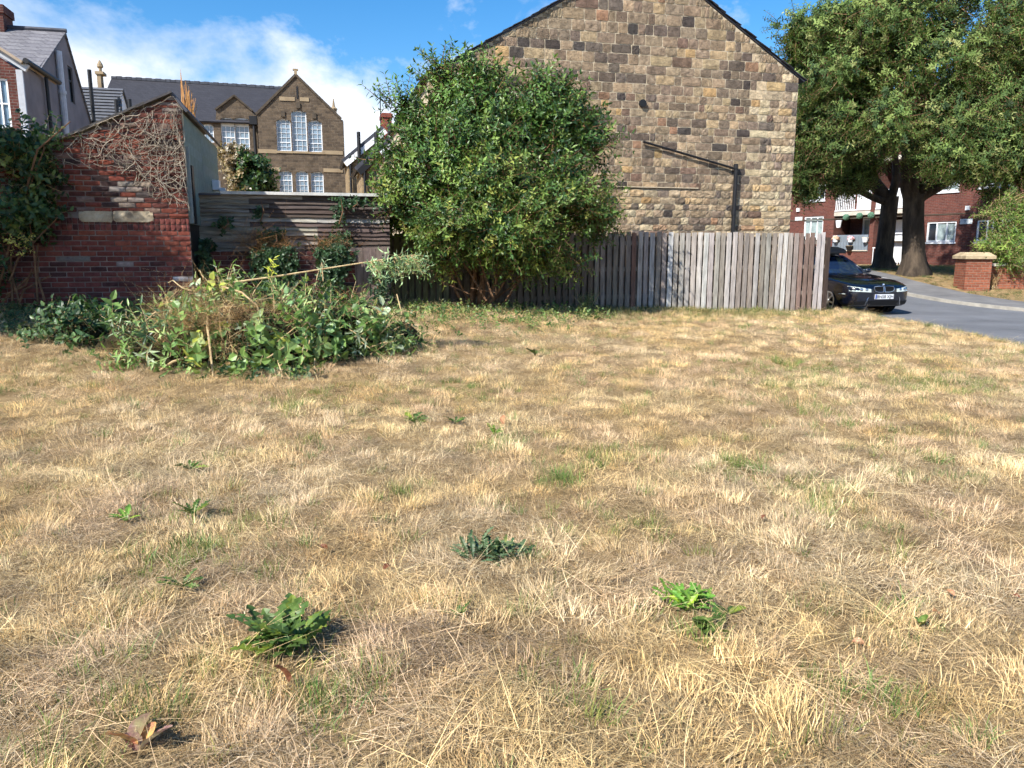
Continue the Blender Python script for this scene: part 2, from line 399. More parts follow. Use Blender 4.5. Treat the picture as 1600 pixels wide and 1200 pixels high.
kx = lambda y: float(np.interp(y, KY, KX))
draped('road', lambda y: 7.98, kx, 0.012, m_road, 14)
m_pave = m_noise('pavement_asphalt', [(0.3, srgb(98, 97, 97)), (0.7, srgb(126, 124, 122))], 1.5, 0.9, 0.4, obj=False)
m_kerb = m_noise('kerb_stone', [(0.3, srgb(136, 132, 124)), (0.7, srgb(172, 166, 154))], 5, 0.9, 0.3, obj=False)
draped('kerb', lambda y: kx(y) + 0.0, lambda y: kx(y) + 0.11, 0.095, m_kerb, 1, skirt=0.16)
draped('pavement', lambda y: kx(y) + 0.113, lambda y: kx(y) + 1.75, 0.088, m_pave, 4, skirt=0.14)
draped('edging_strip', lambda y: 7.9, lambda y: 7.98, 0.02, m_kerb, 1, skirt=0.1, rows=np.arange(3, 17.4, 0.4))

# ------------------------------------------------------------------ stone and brick pieces
def stone_variant(seed, rock=0.5, nx=5, nz=4):
    r = np.random.default_rng(seed); xs_ = np.linspace(-.5, .5, nx); zs_ = np.linspace(-.5, .5, nz); mb = MB(); vs_ = []
    for j, z in enumerate(zs_):
        for i, x in enumerate(xs_):
            ed = (i in (0, nx - 1)) + (j in (0, nz - 1)); jx = r.uniform(-.03, .03); jz = r.uniform(-.04, .04)
            if ed == 2: y = -0.3; x_, z_ = x * 0.975 + jx * .5, z * 0.965 + jz * .6
            elif ed == 1: y = -0.62 - r.uniform(0, .3); x_, z_ = x * (1 if i not in (0, nx - 1) else 0.985) + jx * (i not in (0, nx - 1)), z * (1 if j not in (0, nz - 1) else 0.975) + jz * (j not in (0, nz - 1))
            else: y = -1.0 - r.uniform(-rock, rock); x_, z_ = x + jx, z + jz
            vs_.append((x_, y, z_))
    fs_ = [(j * nx + i, j * nx + i + 1, (j + 1) * nx + i + 1, (j + 1) * nx + i) for j in range(nz - 1) for i in range(nx - 1)]
    ring = [i for i in range(nx)] + [j * nx + nx - 1 for j in range(1, nz)] + [(nz - 1) * nx + i for i in range(nx - 2, -1, -1)] + [j * nx for j in range(nz - 2, 0, -1)]
    b = len(vs_); vs_ += [(vs_[i][0], 0.6, vs_[i][2]) for i in ring]; n = len(ring)
    fs_ += [(ring[(k + 1) % n], ring[k], b + k, b + (k + 1) % n) for k in range(n)]
    mb.add(vs_, fs_); return mb
def lay(parent, pieces, variants, mats, name, limit, front=0.0):
    """pieces: (x0,x1,z0,z1,proud,colour,variant,rank). The best-ranked become parts of their own, the rest one joined part."""
    order = sorted(range(len(pieces)), key=lambda i: -pieces[i][7])
    meshes = [v.mesh(name, mats[0]) for v in variants]; rest = MB()
    arrs = [np.array(v.v) for v in variants]
    for rank, i in enumerate(order):
        x0, x1, z0, z1, pr, col, k, _ = pieces[i]
        loc = ((x0 + x1) / 2, front, (z0 + z1) / 2); sc = (x1 - x0, pr, z1 - z0)
        if rank < limit and pieces[i][7] > 0:
            o = link(name, meshes[k], parent, col=col); o.location = loc; o.scale = sc
        else:
            rest.add((arrs[k] * np.array(sc) + np.array(loc)).tolist(), variants[k].f, 0, col)
    if rest.v: rest.build(name + '_field', mats[1], parent, kind='stuff')
def inside(poly, x, z):
    r = False; n = len(poly); j = n - 1
    for i in range(n):
        (xi, zi), (xj, zj) = poly[i], poly[j]
        if (zi > z) != (zj > z) and x < (xj - xi) * (z - zi) / (zj - zi) + xi: r = not r
        j = i
    return r
def jit(c, a=0.12, h=0.05):
    k = 1 + random.uniform(-a, a); return (max(0, c[0] * k * (1 + random.uniform(-h, h))), max(0, c[1] * k), max(0, c[2] * k * (1 + random.uniform(-h, h))), 1)

# ------------------------------------------------------------------ the stone end-of-terrace house
H = Plane(7.27, 19.6, 0.15, ANG)
house = empty('stone_house', H.o, ANG, 'end terrace house with a tall windowless gable of weathered brown stone blocks', 'house')
gr = H.q(1248, 123); gp = H.q(1012, -72); gl = H.q(668, 121)
xl, xr_ = gl[0], gr[0]
gable = [(xl, -0.4), (xr_, -0.4), (xr_, gr[1]), gp, (xl, gl[1])]
m_mortar = m_noise('lime_mortar', [(0.3, srgb(172, 156, 130)), (0.7, srgb(206, 192, 166))], 8, 0.95, 0.5, obj=False)
mb = MB(); mb.wall(gable, [], 0.0, 0.1)
DEP = 9.0
mb.add([(xr_, 0, -.4), (xr_, DEP, -.4), (xr_, DEP, gr[1]), (xr_, 0, gr[1])], [(0, 1, 2, 3)]); mb.add([(xl, 0, -.4), (xl, DEP, -.4), (xl, DEP, gl[1]), (xl, 0, gl[1])], [(3, 2, 1, 0)])
mb.build('wall', m_mortar, house)
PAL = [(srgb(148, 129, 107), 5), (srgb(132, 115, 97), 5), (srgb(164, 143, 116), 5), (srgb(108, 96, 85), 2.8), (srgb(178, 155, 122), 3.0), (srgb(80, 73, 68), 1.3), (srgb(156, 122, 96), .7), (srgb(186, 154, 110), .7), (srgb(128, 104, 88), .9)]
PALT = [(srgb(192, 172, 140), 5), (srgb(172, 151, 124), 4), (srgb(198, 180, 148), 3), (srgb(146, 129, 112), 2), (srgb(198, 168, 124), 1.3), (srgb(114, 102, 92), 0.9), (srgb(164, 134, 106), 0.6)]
def pick(pal):
    return random.choices([p[0] for p in pal], [p[1] for p in pal])[0]
random.seed(5)
pieces = []; z = -0.3; row = 0
ztop = gp[1]
while z < ztop - 0.15:
    fr = max(0, min(1, (z - 1.8) / 4.2)); h = (0.150 + 0.062 * fr) * random.uniform(0.86, 1.16)
    if z > 6: h *= 1.08
    xa = xl + 0.02 - random.uniform(0, .25)
    while xa < xr_ - 0.02:
        w = random.choice((0.15, 0.19, 0.22, 0.25, 0.28, 0.32, 0.36, 0.44)) * (0.9 + 0.22 * fr) * random.uniform(.88, 1.12)
        xb = min(xa + w, xr_ - 0.004)
        if xr_ - 0.004 - xb < 0.12: xb = xr_ - 0.004
        if xb - xa > 0.07:
            zb = z + h; xm, zm = (xa + xb) / 2, (z + zb) / 2
            ok = all(inside(gable, max(xl + .003, min(xr_ - .002, xx)), zz_) for xx in (max(xa, xl + .003), xb - 0.001) for zz_ in (z + 0.005, zb - 0.005))
            x0 = max(xa, xl + 0.003)
            if ok and xb - x0 > .05:
                u, v = project(H.w(xm, 0, zm))
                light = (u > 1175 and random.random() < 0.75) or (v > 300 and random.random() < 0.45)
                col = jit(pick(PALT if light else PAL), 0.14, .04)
                near = u > 1190 or v > 290
                vis = 4 < v < 352 and (u > 955 or v < 90 and u > 800 or (u > 900 and v < 250))
                gp_ = 0.013; rk = (xb - x0) * h if vis else 0
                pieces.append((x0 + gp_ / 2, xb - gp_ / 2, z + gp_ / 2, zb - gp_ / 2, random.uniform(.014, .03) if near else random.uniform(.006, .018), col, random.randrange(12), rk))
            elif xb - x0 > .05 and inside(gable, xm, z + 0.01):
                # cut stones under the verge
                for sx in np.linspace(x0, xb - (xb - x0) / 3, 3):
                    sw = (xb - x0) / 3
                    top = min([zz_ for zz_ in np.linspace(z, zb, 8) if not (inside(gable, sx + .01, zz_) and inside(gable, sx + sw - .01, zz_))] + [zb])
                    if top - z > 0.05: pieces.append((sx, sx + sw - .006, z + .005, top - .012, .02, jit(srgb(150, 132, 108), .12), random.randrange(12), 0))
        xa = xb
    z += h; row += 1
m_st_o = m_tint('stone_block', 'obj', 0.5, 1.34, 10, 0.92, 1.0, 0.025, 0.2, stain=(2.6, 0.5, 0.74, srgb(72, 62, 54), 0.55))
m_st_m = m_tint('stone_field', 'mesh', 0.5, 1.34, 10, 0.92, 1.0, 0.025, 0.2, stain=(2.6, 0.5, 0.74, srgb(72, 62, 54), 0.55))
lay(house, pieces, [stone_variant(40 + i, 0.5) for i in range(12)], [m_st_o, m_st_m], 'stone_block', 300)
# roof planes with slates showing at the verge
def roofplane(a, b, over, y0, y1, th):
    a, b = Vector((a[0], 0, a[1])), Vector((b[0], 0, b[1])); d = (b - a).normalized(); n = Vector((-d.z, 0, d.x))
    if n.z < 0: n = -n
    a2 = a - d * over
    return a2, b, n
rf = MB()
for (a, b) in ((gr, gp), (gl, gp)):
    a2, b2, n = roofplane(a, b, 0.16, 0, DEP, .05)
    vs_ = []
    for yy in (-0.03, DEP + .05):
        for p in (a2 + n * .012, b2 + n * .012, b2 + n * .04, a2 + n * .04): vs_.append((p.x, yy, p.z))
    rf.add(vs_, [(0, 1, 2, 3), (7, 6, 5, 4), (0, 4, 5, 1), (1, 5, 6, 2), (2, 6, 7, 3), (3, 7, 4, 0)])
roof = rf.build('roof', MAT['slate'], house)
m_slate_o = m_tint('verge_slate', 'obj', 0.7, 1.25, 8, 0.6, 0.4)
sm = MB().box(-.5, .5, -.5, .5, -.5, .5).mesh('slate', m_slate_o)
for (a, b) in ((gr, gp), (gl, gp)):
    a2, b2, n = roofplane(a, b, 0.18, 0, DEP, .05); d = (b2 - a2).normalized(); Ls = (b2 - a2).length; k = 0
    while k * 0.24 < Ls - .1:
        p = a2 + d * (k * 0.24 + .17) + n * (0.056 + random.uniform(-.006, .01)); o = link('slate', sm, roof, col=jit(srgb(58, 58, 64), .25))
        o.location = (p.x, 0.1 + random.uniform(-.03, .02), p.z); ang = math.atan2(-d.z, d.x) + (0.06 if d.x > 0 else -0.06)
        o.rotation_euler = (0, ang, 0); o.scale = (0.37, 0.34, 0.014); k += 1
# downpipe
a, b, c_ = H.q(1003, 222), H.q(1146, 264), H.q(1143, 372); tp = H.q(1147, 257)
dp = MB(); dp.tube([(a[0], -.075, a[1]), (b[0], -.075, b[1])], .026, 8); dp.build('waste_pipe', MAT['black'], house)
dp = MB(); dp.tube([(tp[0], -.1, tp[1]), (b[0], -.1, -0.3)], .048, 10)
for zz_ in (tp[1] - .02, tp[1] - 1.1, 0.9): dp.tube([(b[0], -.1, zz_), (b[0], -.1, zz_ - .09)], .058, 10)
dp.build('downpipe', MAT['black'], house)
vx, vz = H.q(1003, 162); vb = MB(); ring = [(vx + .085 * math.cos(k * .524), vz + .085 * math.sin(k * .524)) for k in range(12)]
vb.prism(ring, -.075, 0.02); vb.build('vent_hole', MAT['black'], house)
# thin ledge that runs along the lower gable
lx0, lz0 = H.q(930, 291); lx1, _ = H.q(1090, 291); lb = MB().box(lx0, lx1, -.05, 0, lz0 - .01, lz0 + .01); lb.build('ledge', m_mortar, house)

# ------------------------------------------------------------------ the brick outhouse on the left
o_ = at(306, 486, 12.0)
B = Plane(o_.x, 12.0, 0.3, ANG)
out = empty('brick_outhouse', B.o, ANG, 'old red brick outhouse with patched brickwork and a sloping slate edge', 'outhouse')
bpoly = [B.q(-120, 520), B.q(306, 520), B.q(296, 176), B.q(271, 149), B.q(-120, 314)]
bpoly[0] = (bpoly[0][0], -0.2); bpoly[1] = (0.0, -0.2); bpoly[2] = (0.0, bpoly[2][1])
m_bm = m_noise('brick_mortar', [(0.32, srgb(74, 62, 58)), (0.72, srgb(150, 138, 130))], 2.2, 0.95, 0.5, obj=False)
mb = MB(); mb.wall(bpoly, [], 0.0, 0.1); mb.build('wall', m_bm, out)
RED = [(srgb(108, 62, 57), 5), (srgb(118, 68, 62), 4), (srgb(94, 56, 53), 4), (srgb(80, 52, 51), 2), (srgb(128, 76, 66), 1.2)]
NEW = [(srgb(122, 68, 56), 5), (srgb(112, 62, 54), 4), (srgb(132, 76, 62), 3)]
OLD = [(srgb(112, 62, 52), 4), (srgb(92, 56, 50), 4), (srgb(128, 72, 58), 3), (srgb(120, 98, 88), 1.5), (srgb(70, 54, 52), 2)]
def brick_variant(seed):
    r = np.random.default_rng(seed); return stone_variant(seed, 0.06, 3, 3)
bv = [stone_variant(200 + i, 0.12, 4, 3) for i in range(8)]
bp = []; BH = 0.0765; BW = 0.229; z = -0.2; row = 0
zs_st = B.q(180, 347)[1]; zs_sl = B.q(180, 357)[1]; z_new = B.q(250, 402)[1]; z_lin = B.q(180, 329)[1]
random.seed(8)
while z < bpoly[3][1]:
    off = (row % 2) * BW / 2 + random.uniform(-.02, .02); old = z > zs_st
    if zs_sl - .03 < z < zs_st - .02:            # soldier course
        x = -BW * 12
        while x < -0.02:
            bp.append((x + .004, min(x + .07, -.004), z + .003, z + BH * 1.15, .02, jit(pick(RED), .2), random.randrange(8), 1.0 if x > -2.2 else 0)); x += .075
        z += BH * 1.2; row += 1; continue
    x = bpoly[0][0] + off
    while x < -0.01:
        xb = min(x + BW, -0.003)
        if -0.003 - xb < .06: xb = -0.003
        xm, zm = (x + xb) / 2, z + BH / 2
        ok = all(inside(bpoly, q, w) for q in (x + .002, xb - .001) for w in (z + .002, z + BH))
        u, v = project(B.w(xm, 0, zm))
        lint = z_lin - .0 > zm > zs_st - .005 and 118 < u < 246
        if ok and xb - x > .04 and not lint:
            newb = (not old) and z_new < zm and u > 112
            col = jit(pick(OLD if old else NEW if newb else RED), .16)
            if old and 165 < u < 235 and 282 < v < 330 and random.random() < .6: col = jit(random.choice((srgb(150, 138, 126), srgb(84, 76, 72), srgb(172, 152, 136))), .1)
            white = (not old) and 195 < u < 305 and 376 < v < 436 and random.random() < 0.17 and (u > 225 or v > 395)
            if white: col = jit(random.choice((srgb(190, 184, 182), srgb(150, 132, 128), srgb(170, 158, 154))), .08)
            if not old and 96 < u < 150 and 400 < v < 412: col = jit(srgb(120, 110, 104), .1)
            rk = 1.0 if 40 < u < 306 and 215 < v < 470 and not (u < 95 and v < 330) else 0.0
            rk *= (0.5 + random.random())
            gp_ = .012
            bp.append((x + gp_ / 2, xb - gp_ / 2, z + gp_ / 2, z + BH - gp_ / 2, random.uniform(.006, .018) if not old else random.uniform(.004, .03), col, random.randrange(8), rk))
        elif xb - x > .04 and inside(bpoly, xm, z + .01) and not lint:
            bp.append((x + .004, xb - .004, z + .004, z + BH * .5, .01, jit(pick(OLD), .2), random.randrange(8), 0))
        x = xb
    z += BH; row += 1
m_br_o = m_tint('brick', 'obj', 0.6, 1.3, 16, 0.92, 0.6, 0.006, 0.15, stain=(3.0, .52, .8, srgb(46, 36, 34), .6))
m_br_m = m_tint('brick_field', 'mesh', 0.6, 1.3, 16, 0.92, 0.6, 0.006, 0.15, stain=(3.0, .52, .8, srgb(46, 36, 34), .6))
lay(out, bp, bv, [m_br_o, m_br_m], 'brick', 300)
# two pale stone blocks of the old lintel
m_lint = m_noise('lintel_stone', [(0.3, srgb(120, 106, 88)), (0.5, srgb(176, 160, 134)), (0.7, srgb(196, 182, 156))], 5, 0.95, 0.7, 0.02, obj=False)
for (ua, ub) in ((124, 176), (177, 240)):
    a = B.q(ua, 347); b = B.q(ub, 330); v_ = stone_variant(ua, .25, 7, 4)
    o = v_.build('lintel_block', m_lint, out); o.location = ((a[0] + b[0]) / 2, 0, (a[1] + b[1]) / 2); o.scale = (abs(b[0] - a[0]) * .99, .035, b[1] - a[1])
# slates along the sloping top
pa, pb = Vector((bpoly[4][0], 0, bpoly[4][1])), Vector((bpoly[3][0], 0, bpoly[3][1])); d = (pb - pa).normalized(); n = Vector((-d.z, 0, d.x))
sl2 = MB().box(-.5, .5, -.5, .5, -.5, .5).mesh('slate', m_slate_o); k = 0; Ls = (pb - pa).length
while k * .42 < Ls:
    p = pa + d * (k * .42 + .12) + n * (.05 + random.uniform(-.01, .01)); o = link('slate', sl2, out, col=jit(srgb(74, 72, 72), .2)); o.location = (p.x, .45, p.z)
    o.rotation_euler = (0, math.atan2(-d.z, d.x) + random.uniform(-.02, .05), 0); o.scale = (.56, 1.02, .028); k += 1
pr = Vector((0, 0, bpoly[2][1])); rf = MB()
for yy0, yy1 in ((-.02, 4.2),):
    rf.slab([(pb.x - .08, yy0, pb.z + .06), (pr.x + .06, yy0, pr.z + .0), (pr.x + .06, yy1, pr.z + .0), (pb.x - .08, yy1, pb.z + .06)][::-1], .04)
    rf.slab([(pa.x, .9, pa.z + .03), (pb.x - .05, .9, pb.z + .04), (pb.x - .05, yy1, pb.z + .04), (pa.x, yy1, pa.z + .03)][::-1], .04)
rf.build('roof', MAT['slate'], out)
# grey green boarded flank, each board a part
m_flank = m_tint('flank_board_paint', 'obj', .8, 1.15, 7, .75, .3)
FD = 4.2; ztopf = bpoly[2][1]; zb_ = -0.2; k = 0; core = MB().box(-.14, -.04, .02, FD - .02, -.2, ztopf - .01); core.build('flank_wall', MAT['black'], out)
m_fl = MB(); m_fl.add([(0, 0, 0), (0, 1, 0), (.006, 1, 1), (.006, 0, 1), (-.03, 0, 0), (-.03, 1, 0), (-.03, 1, 1), (-.03, 0, 1)], [(0, 1, 2, 3), (7, 6, 5, 4), (0, 4, 5, 1), (3, 2, 6, 7), (0, 3, 7, 4), (1, 5, 6, 2)])
mfl = m_fl.mesh('flank_board', m_flank)
zz0 = 1.6; nb = int((ztopf - zz0) / .155) + 1
for i in range(nb):
    for (ya, yb) in ((0.04, 1.95), (1.96, FD)):
        o = link('flank_board', mfl, out, col=jit(srgb(124, 142, 138), .08)); o.location = (-.012, ya, zz0 + i * .155 - .003); o.scale = (2.2, yb - ya, min(.15, ztopf - zz0 - i * .155)); o.rotation_euler = (0, 0, 0)
MB().box(-.01, .03, .42, .6, 1.6, 2.5).build('slot_window', MAT['black'], out)
MB().box(-.01, .04, .12, .2, 1.6, 2.75).build('corner_board', m_plain('grey_board', srgb(132, 142, 142), .7), out)
lamp = MB(); lamp.box(0, .12, 3.05, 3.3, 2.32, 2.5); lamp.box(.1, .22, 3.1, 3.26, 2.3, 2.36); lamp.build('flood_lamp', MAT['white'], out)

# ------------------------------------------------------------------ weatherboarded shed and the low wall in front of it
o2 = at(306, 388, 13.2); W_ = Plane(o2.x, 13.2, 0.4, ANG)
shed = empty('weatherboard_shed', W_.o, ANG, 'long shed clad in weathered horizontal boards under a pale roof edge', 'shed')
x0 = W_.q(300, 340)[0]; x1 = W_.q(608, 340)[0]; zt = W_.q(345, 303)[1]; zl = W_.q(306, 396)[1]
MB().box(x0, x1, .03, 2.4, 0, zt).build('wall', MAT['black'], shed)
m_wb = m_tint('weathered_board', 'obj', 0.5, 1.4, 6, .9, .9, .01, .15, stretch=(0.5, 0.5, 5), stain=(2.2, .5, .68, srgb(52, 44, 40), .75))
nbd = 13; ex = (zt - zl) / nbd
def board_mesh(seed):
    r = np.random.default_rng(seed); mb = MB(); N = 10; ofs = np.cumsum(r.normal(0, .05, N + 1)); ofs -= np.linspace(ofs[0], ofs[-1], N + 1); vs_ = []
    for i in range(N + 1):
        x = i / N; w = ofs[i] + r.uniform(-.05, .05)
        vs_ += [(x, -1.0, 0 + w), (x, -.15, 1.25), (x, -.6, 0 + w)]
    fs_ = []
    for i in range(N):
        a = i * 3; fs_ += [(a, a + 3, a + 4, a + 1), (a + 2, a + 5, a + 3, a)]
    fs_ += [(0, 1, 2), (N * 3, N * 3 + 2, N * 3 + 1)]
    mb.add(vs_, fs_); return mb.mesh('board', m_wb)
bms = [board_mesh(i) for i in range(6)]
for i in range(nbd):
    cut = x0 + (x1 - x0) * random.choice((.28, .38, .55, .62)); z = zl + i * ex
    for (xa, xb) in ((x0, cut), (cut + .004, x1)):
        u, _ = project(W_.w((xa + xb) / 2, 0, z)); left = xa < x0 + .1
        pale = left and random.random() < .95  # left boards weathered paler, their colour also lightened to stand for sunlight
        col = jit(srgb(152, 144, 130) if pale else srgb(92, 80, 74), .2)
        if i == nbd - 6 and not left: col = srgb(150, 146, 140)
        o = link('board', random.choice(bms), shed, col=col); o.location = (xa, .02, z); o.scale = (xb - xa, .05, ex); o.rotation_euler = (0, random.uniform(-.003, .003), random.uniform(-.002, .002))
ta = W_.q(345, 298)[0]; MB().box(ta, x1, -.09, .3, zt - .005, zt + .045).build('roof_edge', m_noise('pale_roof_edge', [(.3, srgb(170, 168, 162)), (.7, srgb(214, 212, 206))], 6, .8, .3, obj=False), shed)
MB().slab([(x0, -.07, zt + .0), (ta - .003, -.07, zt + .0), (ta - .003, .4, zt + .04), (x0, .4, zt + .04)], .03).build('roof_felt', MAT['slate'], shed)
MB().box(x0, x1, .31, 2.4, zt + .002, zt + .04).build('roof', MAT['slate'], shed)

o3 = at(306, 392, 12.75); LW = Plane(o3.x, 12.75, 0.3, ANG)
low = empty('low_brick_wall', LW.o, ANG, 'low dark brick wall below the weatherboarded shed, hung with ivy', 'wall')
lx0, lx1 = 0.03, LW.q(556, 440)[0]; lzt = LW.q(330, 394)[1]
MB().box(lx0, lx1, 0, .2, -.2, lzt).build('core', m_bm, low)
DARK = [(srgb(86, 54, 50), 4), (srgb(70, 48, 48), 4), (srgb(104, 62, 54), 2), (srgb(54, 46, 46), 2)]
lp = []; z = -.2; row = 0
while z < lzt - .01:
    x = lx0 - (row % 2) * BW / 2
    while x < lx1 - .01:
        xa, xb = max(x, lx0 + .002), min(x + BW, lx1 - .002)
        if xb - xa > .04: lp.append((xa + .005, xb - .005, z + .005, min(z + BH, lzt + .02) - .005, random.uniform(.006, .016), jit(pick(DARK), .2), random.randrange(8), 1.0))
        x += BW
    z += BH; row += 1
lay(low, lp, bv, [m_br_o, m_br_m], 'brick', 300)

# ------------------------------------------------------------------ paling fence
FE = Plane(7.11, 17.6, 0.0, ANG)
fence = empty('paling_fence', (FE.o.x, FE.o.y, hz(7.11, 17.6)), ANG, 'long grey weathered paling fence below the stone gable', 'fence'); fz = fence.location.z
m_pal = m_tint('paling_wood', 'obj', 0.55, 1.32, 7, .9, .6, .006, .2, stretch=(3, 3, 0.45), stain=(1.6, .55, .8, srgb(92, 76, 66), .5))
def slat_mesh(seed):
    r = random.Random(seed); mb = MB(); N = 6; vs_ = []; d = [r.uniform(-.06, .06) for _ in range(N + 1)]; w = r.uniform(-.15, .15)
    for i in range(N + 1):
        t_ = i / N; x = d[i] * .25
        for (a, b) in ((-.5, -.5), (.5, -.5), (.5, .5), (-.5, .5)): vs_.append((a + x + (0.02 * (r.random() - .5)), b + w * t_ * t_ , t_))
    fs_ = [(i * 4 + j, i * 4 + (j + 1) % 4, i * 4 + 4 + (j + 1) % 4, i * 4 + 4 + j) for i in range(N) for j in range(4)] + [(3, 2, 1, 0), (N * 4, N * 4 + 1, N * 4 + 2, N * 4 + 3)]
    mb.add(vs_, fs_); return mb.mesh('slat', m_pal)
sms = [slat_mesh(i) for i in range(9)]
pitch = 0.1385; xend = FE.q(604, 440)[0]; ns = int(-xend / pitch)
fence_top = {}
for i in range(ns + 1):
    x = -0.1 - i * pitch; p = FE.w(x, 0, 0); gz = hz(p.x, p.y) - fz; u, _ = project((p.x, p.y, 1.2))
    top = np.interp(-x, [0, 5.2, 10], [1.865, 1.865, 1.80]) - fz + random.uniform(-.018, .018)
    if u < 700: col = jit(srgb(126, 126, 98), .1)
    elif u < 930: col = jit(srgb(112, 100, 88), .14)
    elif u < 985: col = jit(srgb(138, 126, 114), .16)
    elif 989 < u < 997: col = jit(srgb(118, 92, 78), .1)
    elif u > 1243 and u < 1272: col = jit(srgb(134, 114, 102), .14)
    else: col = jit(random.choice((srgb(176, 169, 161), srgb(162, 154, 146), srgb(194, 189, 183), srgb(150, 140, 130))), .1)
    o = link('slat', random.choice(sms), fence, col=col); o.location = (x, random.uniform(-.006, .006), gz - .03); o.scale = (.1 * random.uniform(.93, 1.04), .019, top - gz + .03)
    o.rotation_euler = (random.uniform(-.006, .006), random.uniform(-.007, .007), 0)
for i in range(ns):
    x = -0.1 - (i + .5) * pitch; p = FE.w(x, 0, 0); gz = hz(p.x, p.y) - fz
    o = link('back_slat', sms[i % 9], fence, col=jit(srgb(112, 100, 90), .14)); o.location = (x, .064, gz - .03); o.scale = (.094, .019, 1.82 - fz - gz + random.uniform(-.02, .02))
for dz in (.3, .88, 1.42):
    rl = MB(); K = 14; xsr = np.linspace(0, xend, K)
    for a, b in zip(xsr[:-1], xsr[1:]):
        za = np.interp(-a, [0, 10], [1.86, 1.8]) - fz - 1.66 + dz; zb2 = np.interp(-b, [0, 10], [1.86, 1.8]) - fz - 1.66 + dz
        rl.add([(a, .014, za), (b, .014, zb2), (b, .014, zb2 + .085), (a, .014, za + .085), (a, .05, za), (b, .05, zb2), (b, .05, zb2 + .085), (a, .05, za + .085)], [(0, 1, 2, 3), (7, 6, 5, 4), (0, 4, 5, 1), (3, 2, 6, 7), (1, 5, 6, 2), (0, 3, 7, 4)])
    rl.build('rail', m_pal, fence, col=srgb(132, 122, 112))
pm = MB().box(-.05, .05, .078, .17, -.3, 1).mesh('post', m_pal)
for i in range(5):
    x = -0.03 - i * 2.55; p = FE.w(x, 0, 0); gz = hz(p.x, p.y) - fz; o = link('post', pm, fence, col=srgb(84, 70, 62)); o.location = (x, 0, gz); o.scale = (1, 1, 1.62)
o = link('post', MB().box(-.045, .045, -.03, .06, -.2, 1).mesh('post', m_pal), fence, col=srgb(72, 60, 54)); o.location = (0.02, 0, 0); o.scale = (1, 1, 1.66)
# close boarded piece at the shed end
o4 = at(608, 440, 13.55); CB = Plane(o4.x, 13.55, 0, ANG); cz = hz(o4.x, 13.55)
cbf = empty('boarded_panel', (CB.o.x, CB.o.y, cz), ANG, 'short close-boarded grey brown panel between low wall and paling fence', 'fence panel')
xa = CB.q(548, 430)[0]; n = 6; ptop = CB.q(570, 387)[1] - cz
for i in range(n):
    w = -xa / n; o = link('board', sms[i], cbf, col=jit(srgb(118, 104, 96), .12)); o.location = (xa + (i + .5) * w, 0, -.05); o.scale = (w * .95, .018, ptop + .05 + random.uniform(-.01, .01))
for zz_ in (.25, .85):
    MB().box(xa, 0, .012, .05, zz_, zz_ + .08).build('rail', m_pal, cbf, col=srgb(110, 96, 88))
# ------------------------------------------------------------------ helpers for buildings further off
MAT['offwhite'] = m_plain('grey_white_paint', srgb(176, 180, 186), .5, var=.1)
def side(pl, u, v, x=0.0):
    """where the pixel ray meets the plane local x = const; returns (y back, z)"""
    r = ray(u, v); o = Vector((0, 0, CAMZ)); P = pl.o + pl.e * x
    t_ = (P - o).dot(pl.e) / r.dot(pl.e); h = o + r * t_ - pl.o
    return (h.dot(pl.b), h.z)
def arch(x0, x1, z0, z1, rise=0.12, n=5):
    pts = [(x0, z0), (x1, z0)]
    for k in range(n + 1):
        a = k / n; pts.append((x1 + (x0 - x1) * a, z1 - rise + rise * math.sin(math.pi * (0.0 + a)) if rise else z1))
        if not rise and k == 0: pts.append((x0, z1)); break
    return pts
def window(parent, x0, x1, z0, z1, y, fm, gm, cols, rows, bar=.03, frame=.06, heavy=(), panes='one', blind=None, th=.05):
    """frame mesh with glazing bars (the part 'window') and its panes as sub-parts"""
    mb = MB(); ov = .012
    mb.box(x0 - ov, x0 + frame, y - th, y, z0 - ov, z1 + ov); mb.box(x1 - frame, x1 + ov, y - th, y, z0 - ov, z1 + ov)
    mb.box(x0 + frame, x1 - frame, y - th, y, z0 - ov, z0 + frame); mb.box(x0 + frame, x1 - frame, y - th, y, z1 - frame, z1 + ov)
    xs_ = [x0 + (x1 - x0) * c for c in cols]; zs_ = [z0 + (z1 - z0) * c for c in rows]
    for x in xs_: mb.box(x - bar / 2, x + bar / 2, y - th * .8, y - .004, z0 + frame, z1 - frame)
    for k, z in enumerate(zs_):
        b = bar * (2.6 if k in heavy else 1)
        mb.box(x0 + frame, x1 - frame, y - th * .86, y - .002, z - b / 2, z + b / 2)
    w = mb.build('window', fm, parent)
    if panes == 'one': MB().box(x0, x1, y + .004, y + .02, z0, z1).build('pane', gm, w)
    else:
        ed = [x0 + .01] + xs_ + [x1 - .01]
        for a, b in zip(ed[:-1], ed[1:]): MB().box(a + .004, b - .004, y + .004, y + .02, z0, z1).build('pane', random.choice(gm) if isinstance(gm, list) else gm, w)
    if blind: MB().box(x0 + frame, x1 - frame, y - .03, y - .001, z0 + (z1 - z0) * blind, z1 - frame).build('blind_panel', MAT['white'], w)
    return w

